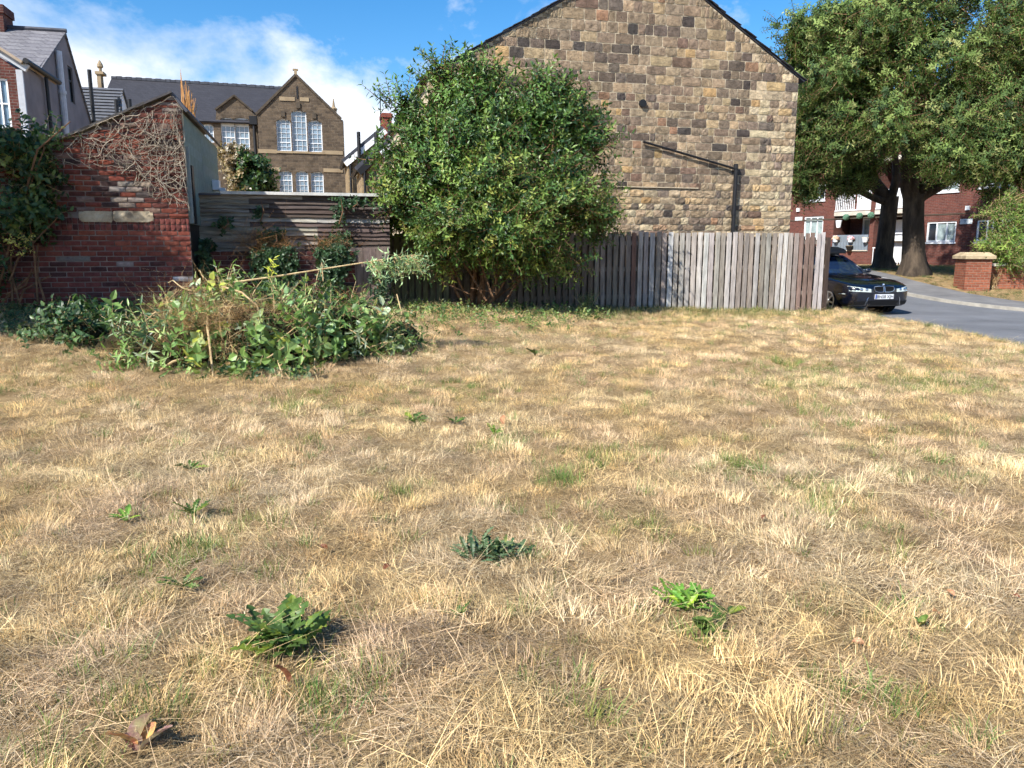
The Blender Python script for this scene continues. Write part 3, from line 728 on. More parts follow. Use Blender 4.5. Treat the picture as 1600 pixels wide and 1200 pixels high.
# ------------------------------------------------------------------ the old school
p0 = at(470, 330, 60.0); SC = Plane(p0.x, 60.0, 2.2, ANG)
school = empty('stone_school', SC.o, ANG, 'Victorian brown stone school with tall white windows and a pointed gable', 'school')
m_sch = m_brick('school_stone', srgb(112, 97, 80), srgb(86, 75, 64), srgb(112, 100, 86), .42, .2, .018, var=.5, bump=1.0)
m_band = m_noise('school_band', [(.3, srgb(138, 120, 96)), (.7, srgb(166, 148, 120))], 1.2, .9, .3)
m_sroof = m_brick('school_slate', srgb(62, 62, 67), srgb(56, 56, 61), srgb(48, 48, 53), .3, .22, .01, .75, var=.08, bump=.3)
q = SC.q
zb_ = 0.0
gab = [(q(402, 200)[0], zb_), (q(537, 200)[0], zb_), q(536, 188), q(528, 184), q(462, 119), q(402, 179)]
gab[3] = q(531, 186)
wins_u = [(433.5, 453.5, 186, 235.5), (457.5, 478, 172.5, 236), (482.5, 502.5, 188, 237)]
wins_l = [(438.5, 456, 266.5, 312), (463.5, 481, 267, 312), (487, 505, 268, 312)]
holes = []; specs = []
for (ua, ub, va, vb) in wins_u + wins_l:
    a = q(ua, vb); b = q(ub, va); holes.append(arch(a[0], b[0], a[1], b[1], .16)); specs.append((a[0], b[0], a[1], b[1]))
mb = MB(); mb.wall(gab, holes, 0, .3)
x0, x1 = gab[0][0], gab[1][0]
mb.add([(x1, 0, zb_), (x1, 9, zb_), (x1, 9, gab[2][1]), (x1, 0, gab[2][1])], [(0, 1, 2, 3)]); mb.add([(x0, 0, zb_), (x0, 9, zb_), (x0, 9, gab[5][1]), (x0, 0, gab[5][1])], [(3, 2, 1, 0)])
mb.build('gable_wall', m_sch, school)
for i, (a, b, c_, d) in enumerate(specs):
    tall = i < 3
    window(school, a, b, c_, d - .03, .2, MAT['white'], MAT['glass_sky'], (.333, .667), (.14, .28, .43, .58, .73, .87) if tall else (.17, .34, .51, .68, .85), .022, .065, heavy=(1,) if tall else (3,))
    MB().box(a - .06, b + .06, -.07, .12, c_ - .16, c_ - .003).build('sill', m_band, school)
# raised coping along the gable
def coping(pts, y0, y1, th, mat, parent, name='coping'):
    mb = MB()
    for a, b in zip(pts[:-1], pts[1:]):
        a, b = Vector((a[0], 0, a[1])), Vector((b[0], 0, b[1])); d = (b - a).normalized(); n = Vector((-d.z, 0, d.x)); n = n if n.z > 0 else -n
        a, b = a - d * .05, b + d * .05
        mb.prism([((a).x, a.z), (b.x, b.z), ((b + n * th).x, (b + n * th).z), ((a + n * th).x, (a + n * th).z)], y0, y1)
    return mb.build(name, mat, parent)
m_cop = m_noise('dark_coping', [(.3, srgb(58, 52, 46)), (.7, srgb(92, 82, 70))], 2, .9, .3)
coping([gab[5], gab[4], gab[3]], -.1, .35, .16, m_cop, school)
fx, fz_ = gab[4]; MB().box(fx - .1, fx + .1, -.05, .15, fz_ + .1, fz_ + .45).box(fx - .2, fx + .2, -.05, .15, fz_ + .4, fz_ + .52).build('finial', m_band, school)
for (ua, ub, v) in ((403, 433, 236), (503, 536, 238), (403, 438, 264), (505, 536, 266), (436, 461, 154), (468, 483, 155)):
    a = q(ua, v); b = q(ub, v); MB().box(a[0] + .02, b[0] - .02, -.05, .02, a[1] - .14, a[1] + .14).build('string_course', m_band, school)
a = q(464, 135); b = q(465, 154); MB().box(a[0] - .06, a[0] + .06, -.03, .05, b[1], a[1]).build('slit', MAT['black'], school)
for (u, v) in ((442, 178), (466, 165), (491, 181)):
    a = q(u, v); MB().box(a[0] - .14, a[0] + .14, -.09, .0, a[1] - .2, a[1] + .2).build('keystone', m_cop, school)
# gable roof and hall roof
gp3 = gab[4]; rf = MB()
rf.add([(gab[5][0] - .1, .35, gab[5][1]), (gp3[0], .35, gp3[1] - .05), (gp3[0], 9, gp3[1] - .05), (gab[5][0] - .1, 9, gab[5][1])], [(0, 1, 2, 3)])
rf.add([(gab[3][0] + .1, .35, gab[3][1]), (gp3[0], .35, gp3[1] - .05), (gp3[0], 9, gp3[1] - .05), (gab[3][0] + .1, 9, gab[3][1])], [(3, 2, 1, 0)])
rf.build('gable_roof', m_sroof, school)
ew = q(330, 188, .8); e0x = q(150, 188, .8)[0]; e1x = gab[0][0] - .0
rz = q(430, 139, 6.5); rz0 = q(162, 122, 6.5)
hr = MB(); hr.slab([(e0x, .55, ew[1] - .1), (e1x + .4, .55, ew[1] - .1), (rz[0] + 3, 6.5, rz[1]), (e0x, 6.5, rz0[1])], .12)
hr.slab([(e0x, 6.5, rz0[1]), (rz[0] + 3, 6.5, rz[1]), (rz[0] + 3, 12, ew[1]), (e0x, 12, ew[1])], .12)
hr.build('hall_roof', m_sroof, school)
rc = MB()
for k in range(40):
    x = e0x + (rz[0] + 2 - e0x) * k / 40; z = rz0[1] + (rz[1] - rz0[1]) * k / 40; rc.box(x, x + .42, 6.4, 6.6, z - .02, z + .16 + (k % 2) * .03)
rc.build('ridge_tiles', MAT['slate'], school)
a = q(155, 145, 6.5); b = q(163, 145, 6.5); t_ = q(158, 118, 6.5)
ch = MB(); ch.prism([(a[0], zb_ + 6), (b[0], zb_ + 6), (b[0] - .05, t_[1]), (a[0] + .05, t_[1])], 6, 6.8)
ch.box(t_[0] - .3, t_[0] + .3, 5.9, 6.9, t_[1], t_[1] + .2); ch.tube([(t_[0], 6.4, t_[1] + .2), (t_[0], 6.4, t_[1] + .5), (t_[0], 6.4, t_[1] + .6), (t_[0], 6.4, t_[1] + .8), (t_[0], 6.4, t_[1] + 1.1)], [.1, .12, .24, .2, .04], 8)
ch.build('gable_finial', m_band, school)
a = q(523, 178); fi = MB(); fi.prism([(a[0] - .35, a[1] - .3), (a[0] + .35, a[1] - 1.0), (a[0] + .2, a[1] + .5), (a[0] - .2, a[1] + .5)], 2, 2.7); fi.tube([(a[0], 2.3, a[1] + .5), (a[0], 2.3, a[1] + .75), (a[0], 2.3, a[1] + .9), (a[0], 2.3, a[1] + 1.5)], [.2, .3, .12, .03], 8)
fi.build('gable_finial', m_band, school)
# hall wall with its dormer gable
dw = [(347, 366, 184, 231), (368.5, 388, 184, 233)]; lw_ = [(314, 333, 194, 222)]
ol = [(e0x, zb_), (e1x, zb_), (e1x, q(398, 176, .8)[1]), q(393, 174, .8), q(366, 151, .8), q(338, 172, .8), q(337, 188, .8), (e0x, ew[1])]
holes = []; sp2 = []
for (ua, ub, va, vb) in dw + lw_:
    a = q(ua, vb, .8); b = q(ub, va, .8); holes.append(arch(a[0], b[0], a[1], b[1], .1)); sp2.append((a[0], b[0], a[1], b[1]))
mb = MB(); mb.wall(ol, holes, .8, .3); mb.build('hall_wall', m_sch, school)
for i, (a, b, c_, d) in enumerate(sp2):
    window(school, a, b, c_, d - .02, 1.0, MAT['white'], MAT['glass_sky'], (.333, .667), (.18, .36, .55, .73) if i < 2 else (.5,), .03, .07, heavy=(1,) if i < 2 else (), blind=.73 if i < 2 else None)
coping([ol[5], ol[4], ol[3]], .65, 1.2, .12, m_cop, school)
dr = MB(); ap = ol[4]
dr.add([(ol[5][0], 1.2, ol[5][1]), (ap[0], 1.2, ap[1]), (ap[0], 6, ap[1])], [(0, 1, 2)]); dr.add([(ol[3][0], 1.2, ol[3][1]), (ap[0], 1.2, ap[1]), (ap[0], 6, ap[1])], [(2, 1, 0)]); dr.build('dormer_roof', m_sroof, school)
a = q(395, 182); dp = MB(); dp.tube([(a[0], .5, a[1]), (a[0] + .1, .5, 1)], .12, 8); dp.box(a[0] - .3, a[0] + .3, .3, .8, a[1] - .5, a[1] + .1); dp.build('downpipe', MAT['black'], school)

# ------------------------------------------------------------------ grey rendered house, far left
p0 = at(70, 230, 24.0); LH = Plane(p0.x, 24.0, 1.2, ANG)
lh = empty('rendered_house', LH.o, ANG, 'grey rendered house with slate roof and steep gable at the left edge', 'house')
m_rend = m_noise('grey_render', [(.3, srgb(120, 115, 118)), (.7, srgb(146, 140, 142))], 1.2, .95, .3)
m_lroof = m_brick('pale_slate', srgb(112, 110, 114), srgb(128, 126, 128), srgb(84, 82, 86), .5, .16, .012, .7, var=.2, bump=.5)
e1 = side(LH, 70, 117); ap = side(LH, 100, 52); e2 = side(LH, 144, 205)
zE = e1[1]; base = -1.0
wl = [side(LH, 98, 150), side(LH, 113, 145)]
def sidewall(mb, poly, holes, x, depth):
    polys = [[Vector((p[0], p[1], 0)) for p in poly]] + [[Vector((p[0], p[1], 0)) for p in h] for h in holes]
    flat = [p for s_ in polys for p in s_]; mb.add([(x, p.x, p.y) for p in flat], [tuple(t_) for t_ in tessellate_polygon(polys)])
    for h in holes:
        n = len(h); mb.add([(x, p[0], p[1]) for p in h] + [(x - depth, p[0], p[1]) for p in h], [(i, (i + 1) % n, n + (i + 1) % n, n + i) for i in range(n)])
def rect(a, b): return [(a[0], b[1]), (b[0], b[1]), (b[0], a[1]), (a[0], a[1])]
hw = []
for (ua, va, ub, vb) in ((108, 106, 115, 160), (97, 92, 101, 150), (61, 145, 72, 165)):
    s0 = side(LH, ua, (va + vb) / 2)[0]; s1 = side(LH, ub, (va + vb) / 2)[0]; z1_ = side(LH, (ua + ub) / 2, va)[1]; z0_ = side(LH, (ua + ub) / 2, vb)[1]
    hw.append([(s0, z0_), (s1, z0_), (s1, z1_), (s0, z1_)])
hw = hw[:2]
mb = MB(); sidewall(mb, [(0, base), (e2[0], base), (e2[0], e2[1]), ap, (0, zE)], hw, 0, .12)
mb.add([(-9, 0, base), (0, 0, base), (0, 0, zE), (-9, 0, zE)], [(0, 1, 2, 3)]); mb.build('wall', m_rend, lh)
for h in hw:
    w = MB(); (y0, z0_), (y1, z1_) = h[0], h[2]; dk = MAT['black']
    w.box(-.1, -.04, y0, y0 + .06, z0_, z1_); w.box(-.1, -.04, y1 - .06, y1, z0_, z1_); w.box(-.1, -.04, y0 + .06, y1 - .06, z0_, z0_ + .06); w.box(-.1, -.04, y0 + .06, y1 - .06, z1_ - .06, z1_)
    w.box(-.1, -.05, y0 + .06, y1 - .06, z0_ + (z1_ - z0_) * .6, z0_ + (z1_ - z0_) * .6 + .06); wo_ = w.build('window', dk, lh); MB().box(-.12, -.105, y0, y1, z0_, z1_).build('pane', MAT['glass_sky'], wo_)
rf = MB(); rf.slab([(-9.2, -.2, zE - .15), (.06, -.2, zE - .15), (.06, ap[0], ap[1] + .05), (-9.2, ap[0], ap[1] + .05)], .06)
rf.slab([(-9.2, ap[0], ap[1] + .05), (.06, ap[0], ap[1] + .05), (.06, e2[0] + .2, e2[1] - .1), (-9.2, e2[0] + .2, e2[1] - .1)], .06); rf.build('roof', m_lroof, lh)
MB().tube([(-9, ap[0], ap[1] + .08), (.08, ap[0], ap[1] + .08)], .07, 8).build('ridge', MAT['slate'], lh)
a = side(LH, 91, 80, .1); b = side(LH, 104, 215, .1); pp = MB(); pp.tube([(.1, a[0], a[1]), (.1, a[0], base)], .1, 10); pp.tube([(.1, a[0], a[1] - 1.2), (.1, a[0], a[1] - 1.3)], .13, 10); pp.build('flue_pipe', m_plain('pale_pipe', srgb(190, 192, 198), .4), lh)
a = side(LH, 133, 130, .12); MB().tube([(.12, e2[0] - .15, a[1] + .6), (.12, e2[0] - .15, base)], .07, 8).build('soil_pipe', MAT['black'], lh)
MB().box(-2.6, -2.3, ap[0] * .52, ap[0] * .6, zE + (ap[1] - zE) * .62, zE + (ap[1] - zE) * .7).build('roof_vent', MAT['slate'], lh)
a = LH.q(-14, 20, ap[0]); b = LH.q(10, 20, ap[0]); zt_ = LH.q(4, 12, ap[0])[1]
m_lbr = m_brick('left_house_brick', srgb(104, 60, 52), srgb(86, 50, 46), srgb(110, 96, 90), .225, .075, .01)
chm = MB(); chm.box(a[0], b[0], ap[0] - .35, ap[0] + .5, ap[1] - .6, zt_ - .25); chm.box(a[0] - .05, b[0] + .05, ap[0] - .4, ap[0] + .55, zt_ - .25, zt_); chm.build('chimney', m_lbr, lh)
# rear wing in front of it
WX = .35; c0 = side(LH, 38, 140, WX); gA = side(LH, 46, 106, WX); gB = side(LH, 84, 134, WX)
yf = c0[0]; zw = gA[1]
mb = MB(); mb.add([(WX, yf, base), (WX, gB[0] - .3, base), (WX, gB[0] - .3, zw - .05), (WX, yf, zw - .05)], [(0, 1, 2, 3)]); mb.build('wing_side', m_rend, lh)
fl_ = [LH.q(-60, 300, yf)[0], WX]; zz1 = LH.q(36, 113, yf)[1]; zz0_ = LH.q(-60, 30, yf)[1]
wa, wb = LH.q(-8, 200, yf), LH.q(11, 122, yf)
mb = MB(); mb.wall([(fl_[0], base), (WX - .0, base), (WX - .0, zz1), (fl_[0], zz0_)], [rect((wa[0], wb[1]), (wb[0], wa[1]))], yf, .12); mb.build('wing_front', m_lbr, lh)
window(lh, wa[0], wb[0], wa[1], wb[1], yf + .1, MAT['white'], MAT['glass_sky'], (.5,), (.5,), .04, .06)
a, b = Vector((fl_[0], 0, zz0_)), Vector((WX + .1, 0, zz1)); d = (b - a).normalized(); n = Vector((-d.z, 0, d.x)); n = n if n.z > 0 else -n
bb = MB(); bb.prism([(p.x, p.z) for p in (a, b, b + n * .2, a + n * .2)], yf - .12, yf - .02); bb.build('bargeboard', MAT['offwhite'], lh)
wr = MB(); wr.slab([(a.x, yf - .25, a.z + .24), (b.x, yf - .25, b.z + .24), (b.x, gB[0], b.z + .24), (a.x, gB[0], a.z + .24)], .07); wr.build('wing_roof', m_noise('beige_verge', [(.3, srgb(150, 134, 116)), (.7, srgb(176, 160, 140))], 3, .9, .3), lh)
MB().tube([(WX + .16, yf - .2, zw + .02), (WX + .16, gB[0], zw + .02)], .075, 8).build('gutter', MAT['black'], lh)
MB().tube([(WX + .1, yf + 1.6, zw), (WX + .1, yf + 1.6, base)], .05, 8).build('downpipe', MAT['black'], lh)
MB().box(WX - .14, WX + .02, yf - .08, yf - .005, base, zz1 + .05).build('corner_pipe', MAT['offwhite'], lh)

# small house with a white gable between rendered house and school
p0 = at(183, 188, 38.0); MH = Plane(p0.x, 38.0, 2.0, ANG)
mh = empty('white_gabled_house', MH.o, ANG, 'small house with grey tiled roof and white gable below the school roof', 'house')
ap = side(MH, 189.5, 139); e2 = side(MH, 202, 180); zE = MH.q(183, 188)[1]
mb = MB(); sidewall(mb, [(0, 0), (e2[0], 0), (e2[0], e2[1]), ap, (0, zE)], [], 0, .1); mb.add([(-8, 0, 0), (0, 0, 0), (0, 0, zE), (-8, 0, zE)], [(0, 1, 2, 3)]); mb.build('wall', MAT['white'], mh)
rx0 = MH.q(136, 160, 1)[0] - 1; m_mt = NT('ribbed_tiles'); sx = m_mt.n('ShaderNodeSeparateXYZ'); m_mt.l(m_mt.pos(), sx.inputs[0])
nrow = 11; rt = MB(); m_tl = m_noise('grey_tile', [(.3, srgb(84, 86, 92)), (.7, srgb(104, 106, 110))], 3, .7, .3)
tile_par = empty_roof = None
for k in range(nrow):
    f0, f1 = k / nrow, (k + 1) / nrow; y0, y1 = -.25 + (ap[0] + .25) * f0, -.25 + (ap[0] + .25) * f1; z0_, z1_ = zE - .15 + (ap[1] - zE + .15) * f0, zE - .15 + (ap[1] - zE + .15) * f1
    MB().slab([(rx0, y0 - .04, z0_ + .07), (.1, y0 - .04, z0_ + .07), (.1, y1, z1_ + .02), (rx0, y1, z1_ + .02)], .03).build('tile_course', m_tl, mh)
MB().slab([(rx0, ap[0], ap[1] + .02), (.1, ap[0], ap[1] + .02), (.1, e2[0] + .2, e2[1] - .1), (rx0, e2[0] + .2, e2[1] - .1)], .04).build('back_roof', m_tl, mh)
a = side(MH, 188, 165, .03); MB().box(.0, .03, a[0] - .35, a[0] + .35, a[1] - .35, a[1] + .35).build('window', MAT['black'], mh)
for (u, v) in ((181, 155), (202, 155)):
    a = MH.q(u, v, -.3); MB().tube([(a[0], -.3, a[1]), (a[0], -.3, 0)], .09, 8).build('soil_pipe', MAT['black'], mh)

# ------------------------------------------------------------------ terrace backs beyond the shrub
m_ts = m_brick('terrace_stone', srgb(168, 146, 112), srgb(132, 112, 88), srgb(156, 140, 114), .36, .2, .016, var=.35, bump=.8)
def offshoot(u0, u1, vl, vr, D, label, mat, barge):
    p0 = at(u0, 300, D); T = Plane(p0.x, D, 1.0, ANG); e = empty('terrace_offshoot', T.o, ANG, label, 'house')
    a = T.q(u0, vl); b = T.q(u1, vr); mb = MB(); mb.prism([(0, -.5), (b[0], -.5), (b[0], b[1]), (0, a[1])], 0, 4); mb.build('wall', mat, e)
    A, Bq = Vector((-.2, 0, a[1] - .15)), Vector((b[0], 0, b[1])); d = (Bq - A).normalized(); n = Vector((-d.z, 0, d.x))
    mb = MB(); mb.prism([(p.x, p.z) for p in (A + n * .02, Bq + n * .02, Bq + n * .17, A + n * .17)], -.2, 4.1); mb.build('roof', MAT['slate'], e)
    mb = MB(); mb.prism([(p.x, p.z) for p in (A + n * -.24, Bq + n * -.24, Bq + n * .015, A + n * .015)], -.2, -.06); mb.build('bargeboard', barge, e)
    MB().tube([(.12, -.14, a[1] - .1), (.12, -.14, -.4)], .06, 8).build('downpipe', MAT['black'], e)
    wx = b[0] * .55; MB().box(wx - .4, wx + .4, -.03, .02, a[1] - 2.6, a[1] - 1.2).build('window', MAT['white'], e)
    return T, e, a, b
T, e, a, b = offshoot(545, 600, 250, 202, 40.0, 'farthest stone back offshoot of the terrace with white eaves beside the school', m_ts, MAT['white'])
sq = T.q(560, 206, -.3); MB().tube([(sq[0], -.3, sq[1]), (sq[0], -.3, 0)], .09, 8).build('soil_pipe', MAT['black'], e)
T, e, a, b = offshoot(566, 640, 262, 190, 34.0, 'middle back offshoot of the terrace with black gutters and soil pipes', m_ts, MAT['black'])
for u, v in ((588, 207), (609, 192)):
    sq = T.q(u, v, -.35); MB().tube([(sq[0], -.35, sq[1]), (sq[0], -.35, 0)], .1, 8).build('soil_pipe', MAT['black'], e)
T, e, a, b = offshoot(604, 690, 232, 160, 28.0, 'nearest back offshoot of the terrace with white boards, half behind shrub', m_ts, MAT['white'])
sq = T.q(630, 160, -.35); MB().tube([(sq[0], -.35, sq[1]), (sq[0], -.35, 0)], .1, 8).build('soil_pipe', MAT['black'], e)
# main terrace roof behind the offshoots, with a red chimney
p0 = at(548, 240, 46.0); T = Plane(p0.x, 46.0, 1.0, ANG); te = empty('terrace_row', T.o, ANG, 'dark slate roof of the stone terrace with a red brick chimney', 'house')
pts = [T.q(543, 240), T.q(597, 202), T.q(640, 182), T.q(760, 150)]
mb = MB(); mb.prism([(0, -1), (pts[3][0], -1)] + [pts[3], pts[2], pts[1], (0, pts[0][1])], 0, 6); mb.build('roof', m_noise('mossy_roof', [(.3, srgb(96, 88, 74)), (.7, srgb(126, 114, 94))], 1.5, .9, .4), te)
a = T.q(597, 205, -.5); b = T.q(611, 178, -.5); cb_ = MB(); cb_.box(a[0], b[0], -.8, .4, a[1] - 3, b[1]); cb_.box(a[0] - .06, b[0] + .06, -.86, .46, b[1] - .25, b[1] - .05)
cb_.build('chimney', m_brick('chimney_brick', srgb(150, 72, 54), srgb(134, 62, 48), srgb(130, 100, 88), .23, .08, .012), te)
a = T.q(594.5, 205, -.5); b = T.q(594, 144, -.5); MB().tube([(a[0], -.5, a[1] - 1), (b[0], -.5, b[1])], .03, 5).build('aerial_pole', MAT['black'], te)

# rubble outcrop with ivy between shed roof and school
p0 = at(372, 300, 21.0)
# ------------------------------------------------------------------ red brick flats on the right
FA = math.radians(-62.9); p0 = at(1480, 390, 38.0); FL = Plane(p0.x, 38.0, 0.72, FA)
flats = empty('brick_flats', FL.o, FA, 'red brick block of flats with white windows behind the big trees', 'flats')
m_fb = m_brick('flats_brick', srgb(116, 66, 56), srgb(94, 54, 48), srgb(112, 92, 84), .225, .075, .011, var=.25)
q = FL.q; xR = q(1640, 330)[0] + 3; xL = q(1215, 330)[0]; TOP = 8.6
x1a, x1b = q(1303, 350)[0], q(1359, 350)[0]; x2a, x2b = q(1366, 350)[0], q(1432, 350)[0]
zs1 = q(1330, 332)[1]; zpan = q(1330, 367)[1]; zpb = q(1330, 392)[1]
rects = []
def fr(ua, ub, va, vb):
    um = (ua + ub) / 2; return (q(ua, va)[0], q(ub, va)[0], q(um, vb)[1], q(um, va)[1])
wspec = [fr(1449, 1495, 346, 378), fr(1527, 1582, 343, 377), fr(1453, 1501, 270, 299), fr(1534, 1589, 255, 291), fr(1257, 1287, 338, 372)]
wspec.append((wspec[4][0], wspec[4][1], wspec[2][2], wspec[2][3]))
holes = [[(a, c_), (b, c_), (b, d), (a, d)] for (a, b, c_, d) in wspec]
holes += [[(x1a, zpb), (x1b, zpb), (x1b, TOP - .6), (x1a, TOP - .6)], [(x2a, 0.0), (x2b, 0.0), (x2b, TOP - .6), (x2a, TOP - .6)]]
mb = MB(); mb.wall([(xL, -.6), (xR, -.6), (xR, TOP), (xL, TOP)], holes[:6] + holes[6:], 0, .14)
for (a, b, z0_) in ((x1a, x1b, zpb), (x2a, x2b, 0.0)):
    D_ = 1.3; mb.box(a - .02, b + .02, D_, D_ + .1, z0_ - .05, TOP - .5); mb.add([(a, .14, z0_), (a, D_, z0_), (a, D_, TOP - .6), (a, .14, TOP - .6)], [(0, 1, 2, 3)]); mb.add([(b, .14, z0_), (b, D_, z0_), (b, D_, TOP - .6), (b, .14, TOP - .6)], [(3, 2, 1, 0)])
mb.build('wall', m_fb, flats)
MB().box(xL - .2, xR, -.3, 8, TOP, TOP + .25).build('roof', MAT['slate'], flats)
for i, (a, b, c_, d) in enumerate(wspec):
    window(flats, a, b, c_, d, .09, MAT['white'], [MAT['glass'], MAT['glass_curtain'], MAT['glass']] if i not in (4,) else MAT['glass_curtain'], (.33, .67) if i != 1 else (.3, .45, .7), (), .07, .08, panes='each')
    MB().box(a - .05, b + .05, -.06, .03, c_ - .09, c_ - .014).build('sill', MAT['white'], flats)
m_conc = m_noise('concrete', [(.3, srgb(176, 168, 154)), (.7, srgb(206, 200, 188))], 2, .9, .2)
for (a, b) in ((x1a, x1b), (x2a, x2b)):
    for zz_ in (zs1, zs1 + 2.72): MB().box(a + .003, b - .003, -.05, 1.29, zz_ - .16, zz_ + .05).build('balcony_slab', m_conc, flats)
# upper balcony rails
for (a, b, pan) in ((x1a, x1b, False), (x2a, x2b, True)):
    rl = MB(); zt0 = zs1 + .055
    rl.box(a + .004, b - .004, -.03, .03, zt0 + .98, zt0 + 1.05); rl.box(a + .004, b - .004, -.03, .03, zt0 + .04, zt0 + .1)
    if not pan:
        nb_ = int((b - a) * .58 / .12)
        for k in range(nb_): rl.box(a + .05 + k * .12, a + .09 + k * .12, -.02, .02, zt0 + .1, zt0 + .98)
        rl.box(a + (b - a) * .62, b - .02, -.025, .02, zt0 + .1, zt0 + .98)
    else: rl.box(a + .03, b - .03, -.025, .02, zt0 + .1, zt0 + .98)
    rl.build('balcony_rail', MAT['white'], flats)
m_grey = m_plain('grey_balcony_panel', srgb(116, 126, 136), .6, var=.1)
npn = 12; pw = (x1b - x1a - .02) / npn
pmh = MB().box(0, pw - .012, -.03, .02, zpb + .05, zpan).mesh('balcony_panel', m_grey)
for k in range(npn): o = link('balcony_panel', pmh, flats); o.location = (x1a + .01 + k * pw, 0, 0)
MB().box(x1a + .003, x1b - .003, -.06, .1, zpb - .01, zpb + .045).build('balcony_coping', m_conc, flats)
a, b = x1a + (x1b - x1a) * .42, x1b - .05; window(flats, a, b, zpb + .5, zs1 - .3, 1.2, MAT['white'], MAT['glass_curtain'], (.5,), (), .12, .1, panes='each')
MB().box(x2a + .3, x2b - .5, 1.2, 1.26, .1, 2.1).build('door', MAT['white'], flats)
MB().box(x2a + .25, x2b - .4, .9, .93, zs1 - 1.55, zs1 - .45).build('white_blind', MAT['white'], flats)
vr = MB(); vr.box(x2a + .02, x2b - .02, -.02, .02, .85, .9)
for k in range(16): vr.box(x2a + .05 + k * .15, x2a + .08 + k * .15, -.015, .015, 0, .85)
vr.build('iron_railing', MAT['white'], flats)
m_sign = m_plain('pale_sign', srgb(210, 216, 216), .5, var=.04)
for (ua, ub, va, vb) in ((1501, 1520, 342, 350), (1243, 1254, 339, 344.5)):
    a, b, c_, d = fr(ua, ub, va, vb); sg = MB().box(a, b, -.03, -.002, c_, d).build('name_sign', m_sign, flats)
    w = b - a; lt = MB(); 
    for k, (l0, l1) in enumerate(((.3, .62), (.36, .6))): lt.box(a + w * l0, a + w * l1, -.034, -.03, d - (d - c_) * (.34 + .3 * k), d - (d - c_) * (.22 + .3 * k))
    lt.build('sign_lettering', m_plain('sign_ink', srgb(96, 124, 150), .6), sg)
for (u, v) in ((1513, 325), (1441, 389), (1248, 328)):
    a = q(u, v); MB().box(a[0] - .09, a[0] + .09, -.1, 0, a[1] - .1, a[1] + .1).build('wall_box', MAT['white'], flats)
MB().box(xL, xR, -.02, .0, zs1 - .34, zs1 - .28).build('brick_band', m_cop, flats)
# hanging balls, lantern, baskets on the balcony
def uvball(r, n=10, m=7, bumpy=0.0, seed=0):
    rr = random.Random(seed); mb = MB(); vs_ = [(0, 0, r)]
    for i in range(1, m):
        for j in range(n):
            k = r * (1 + rr.uniform(-bumpy, bumpy)); th = math.pi * i / m; ph = 2 * math.pi * j / n; vs_.append((k * math.sin(th) * math.cos(ph), k * math.sin(th) * math.sin(ph), k * math.cos(th)))
    vs_.append((0, 0, -r)); fs_ = [(0, 1 + j, 1 + (j + 1) % n) for j in range(n)]
    for i in range(m - 2):
        for j in range(n): a = 1 + i * n; fs_.append((a + j, a + n + j, a + n + (j + 1) % n, a + (j + 1) % n))
    e = len(vs_) - 1; a = 1 + (m - 2) * n; fs_ += [(a + j, e, a + (j + 1) % n) for j in range(n)]; mb.add(vs_, fs_); return mb
m_topi = m_noise('topiary_leaf', [(.3, srgb(58, 92, 74)), (.7, srgb(112, 148, 122))], 22, .9, 1.0, .03)
for i, (u, v, lab) in enumerate(((1322, 339.5, 'leftmost pale green hanging ball under the balcony'), (1343, 337.5, 'middle pale green hanging ball under the balcony'), (1361, 336.5, 'rightmost hanging ball under the balcony, beside the brick pier'))):
    a = q(u, v, -.2); e = empty('hanging_ball', FL.w(a[0], -.2, a[1]), FA, lab, 'hanging ball', 'green balls hanging under the balcony'); uvball(.17, 14, 9, .1, i).build('ball', m_topi, e)
    MB().tube([(0, 0, .15), (0, .12, zs1 - .16 - a[1])], .008, 4).build('cord', MAT['black'], e)
a = q(1310.5, 350, -.15); e = empty('hanging_lantern', FL.w(a[0], -.15, a[1]), FA, 'white tapering lantern pot hanging left under the balcony', 'lantern')
mb = MB(); mb.tube([(0, 0, .2), (0, 0, .18), (0, 0, -.2)], [.13, .17, .11], 8); mb.build('pot', MAT['white'], e); MB().tube([(0, 0, .2), (0, .1, zs1 - .16 - a[1])], .01, 4).build('cord', MAT['black'], e)
m_flo = [m_noise('orange_flowers', [(.35, srgb(214, 150, 110)), (.65, srgb(236, 220, 196))], 30, .9, .8, .03), m_noise('pink_flowers', [(.35, srgb(196, 92, 110)), (.65, srgb(240, 226, 226))], 30, .9, .8, .03), m_noise('cream_flowers', [(.35, srgb(214, 206, 190)), (.65, srgb(240, 236, 226))], 30, .9, .8, .03)]
for i, (u, v, lab) in enumerate(((1306, 372, 'pot of orange and cream flowers on grey balcony panels'), (1329, 372, 'pot of pink and white flowers on grey balcony panels'), (1352, 372, 'small cream pot at the right end of grey balcony panels'))):
    a = q(u, v, -.16); e = empty('flower_pot', FL.w(a[0], -.16, a[1]), FA, lab, 'flower pot', 'pots on the balcony front')
    mb = MB(); mb.tube([(0, 0, .02), (0, 0, -.22)], [.17, .11], 10); mb.build('pot', MAT['white'], e)
    if i < 2: uvball(.2, 12, 8, .3, 30 + i).build('flowers', m_flo[i], e).scale = (1.15, .8, .6)
    else: MB().tube([(0, 0, .02), (0, 0, .05)], [.18, .18], 10).build('rim', m_flo[2], e)
a = q(1327, 388, -.17); e = empty('flower_pot', FL.w(a[0], -.17, a[1]), FA, 'black half-round pot low on grey balcony panels', 'flower pot', 'pots on the balcony front')
MB().tube([(0, 0, .13), (0, 0, .1), (0, 0, -.13)], [.2, .2, .1], 10).build('pot', MAT['black'], e); MB().tube([(0, 0, .131), (0, 0, .15)], [.17, .15], 8).build('soil', m_soil, e)

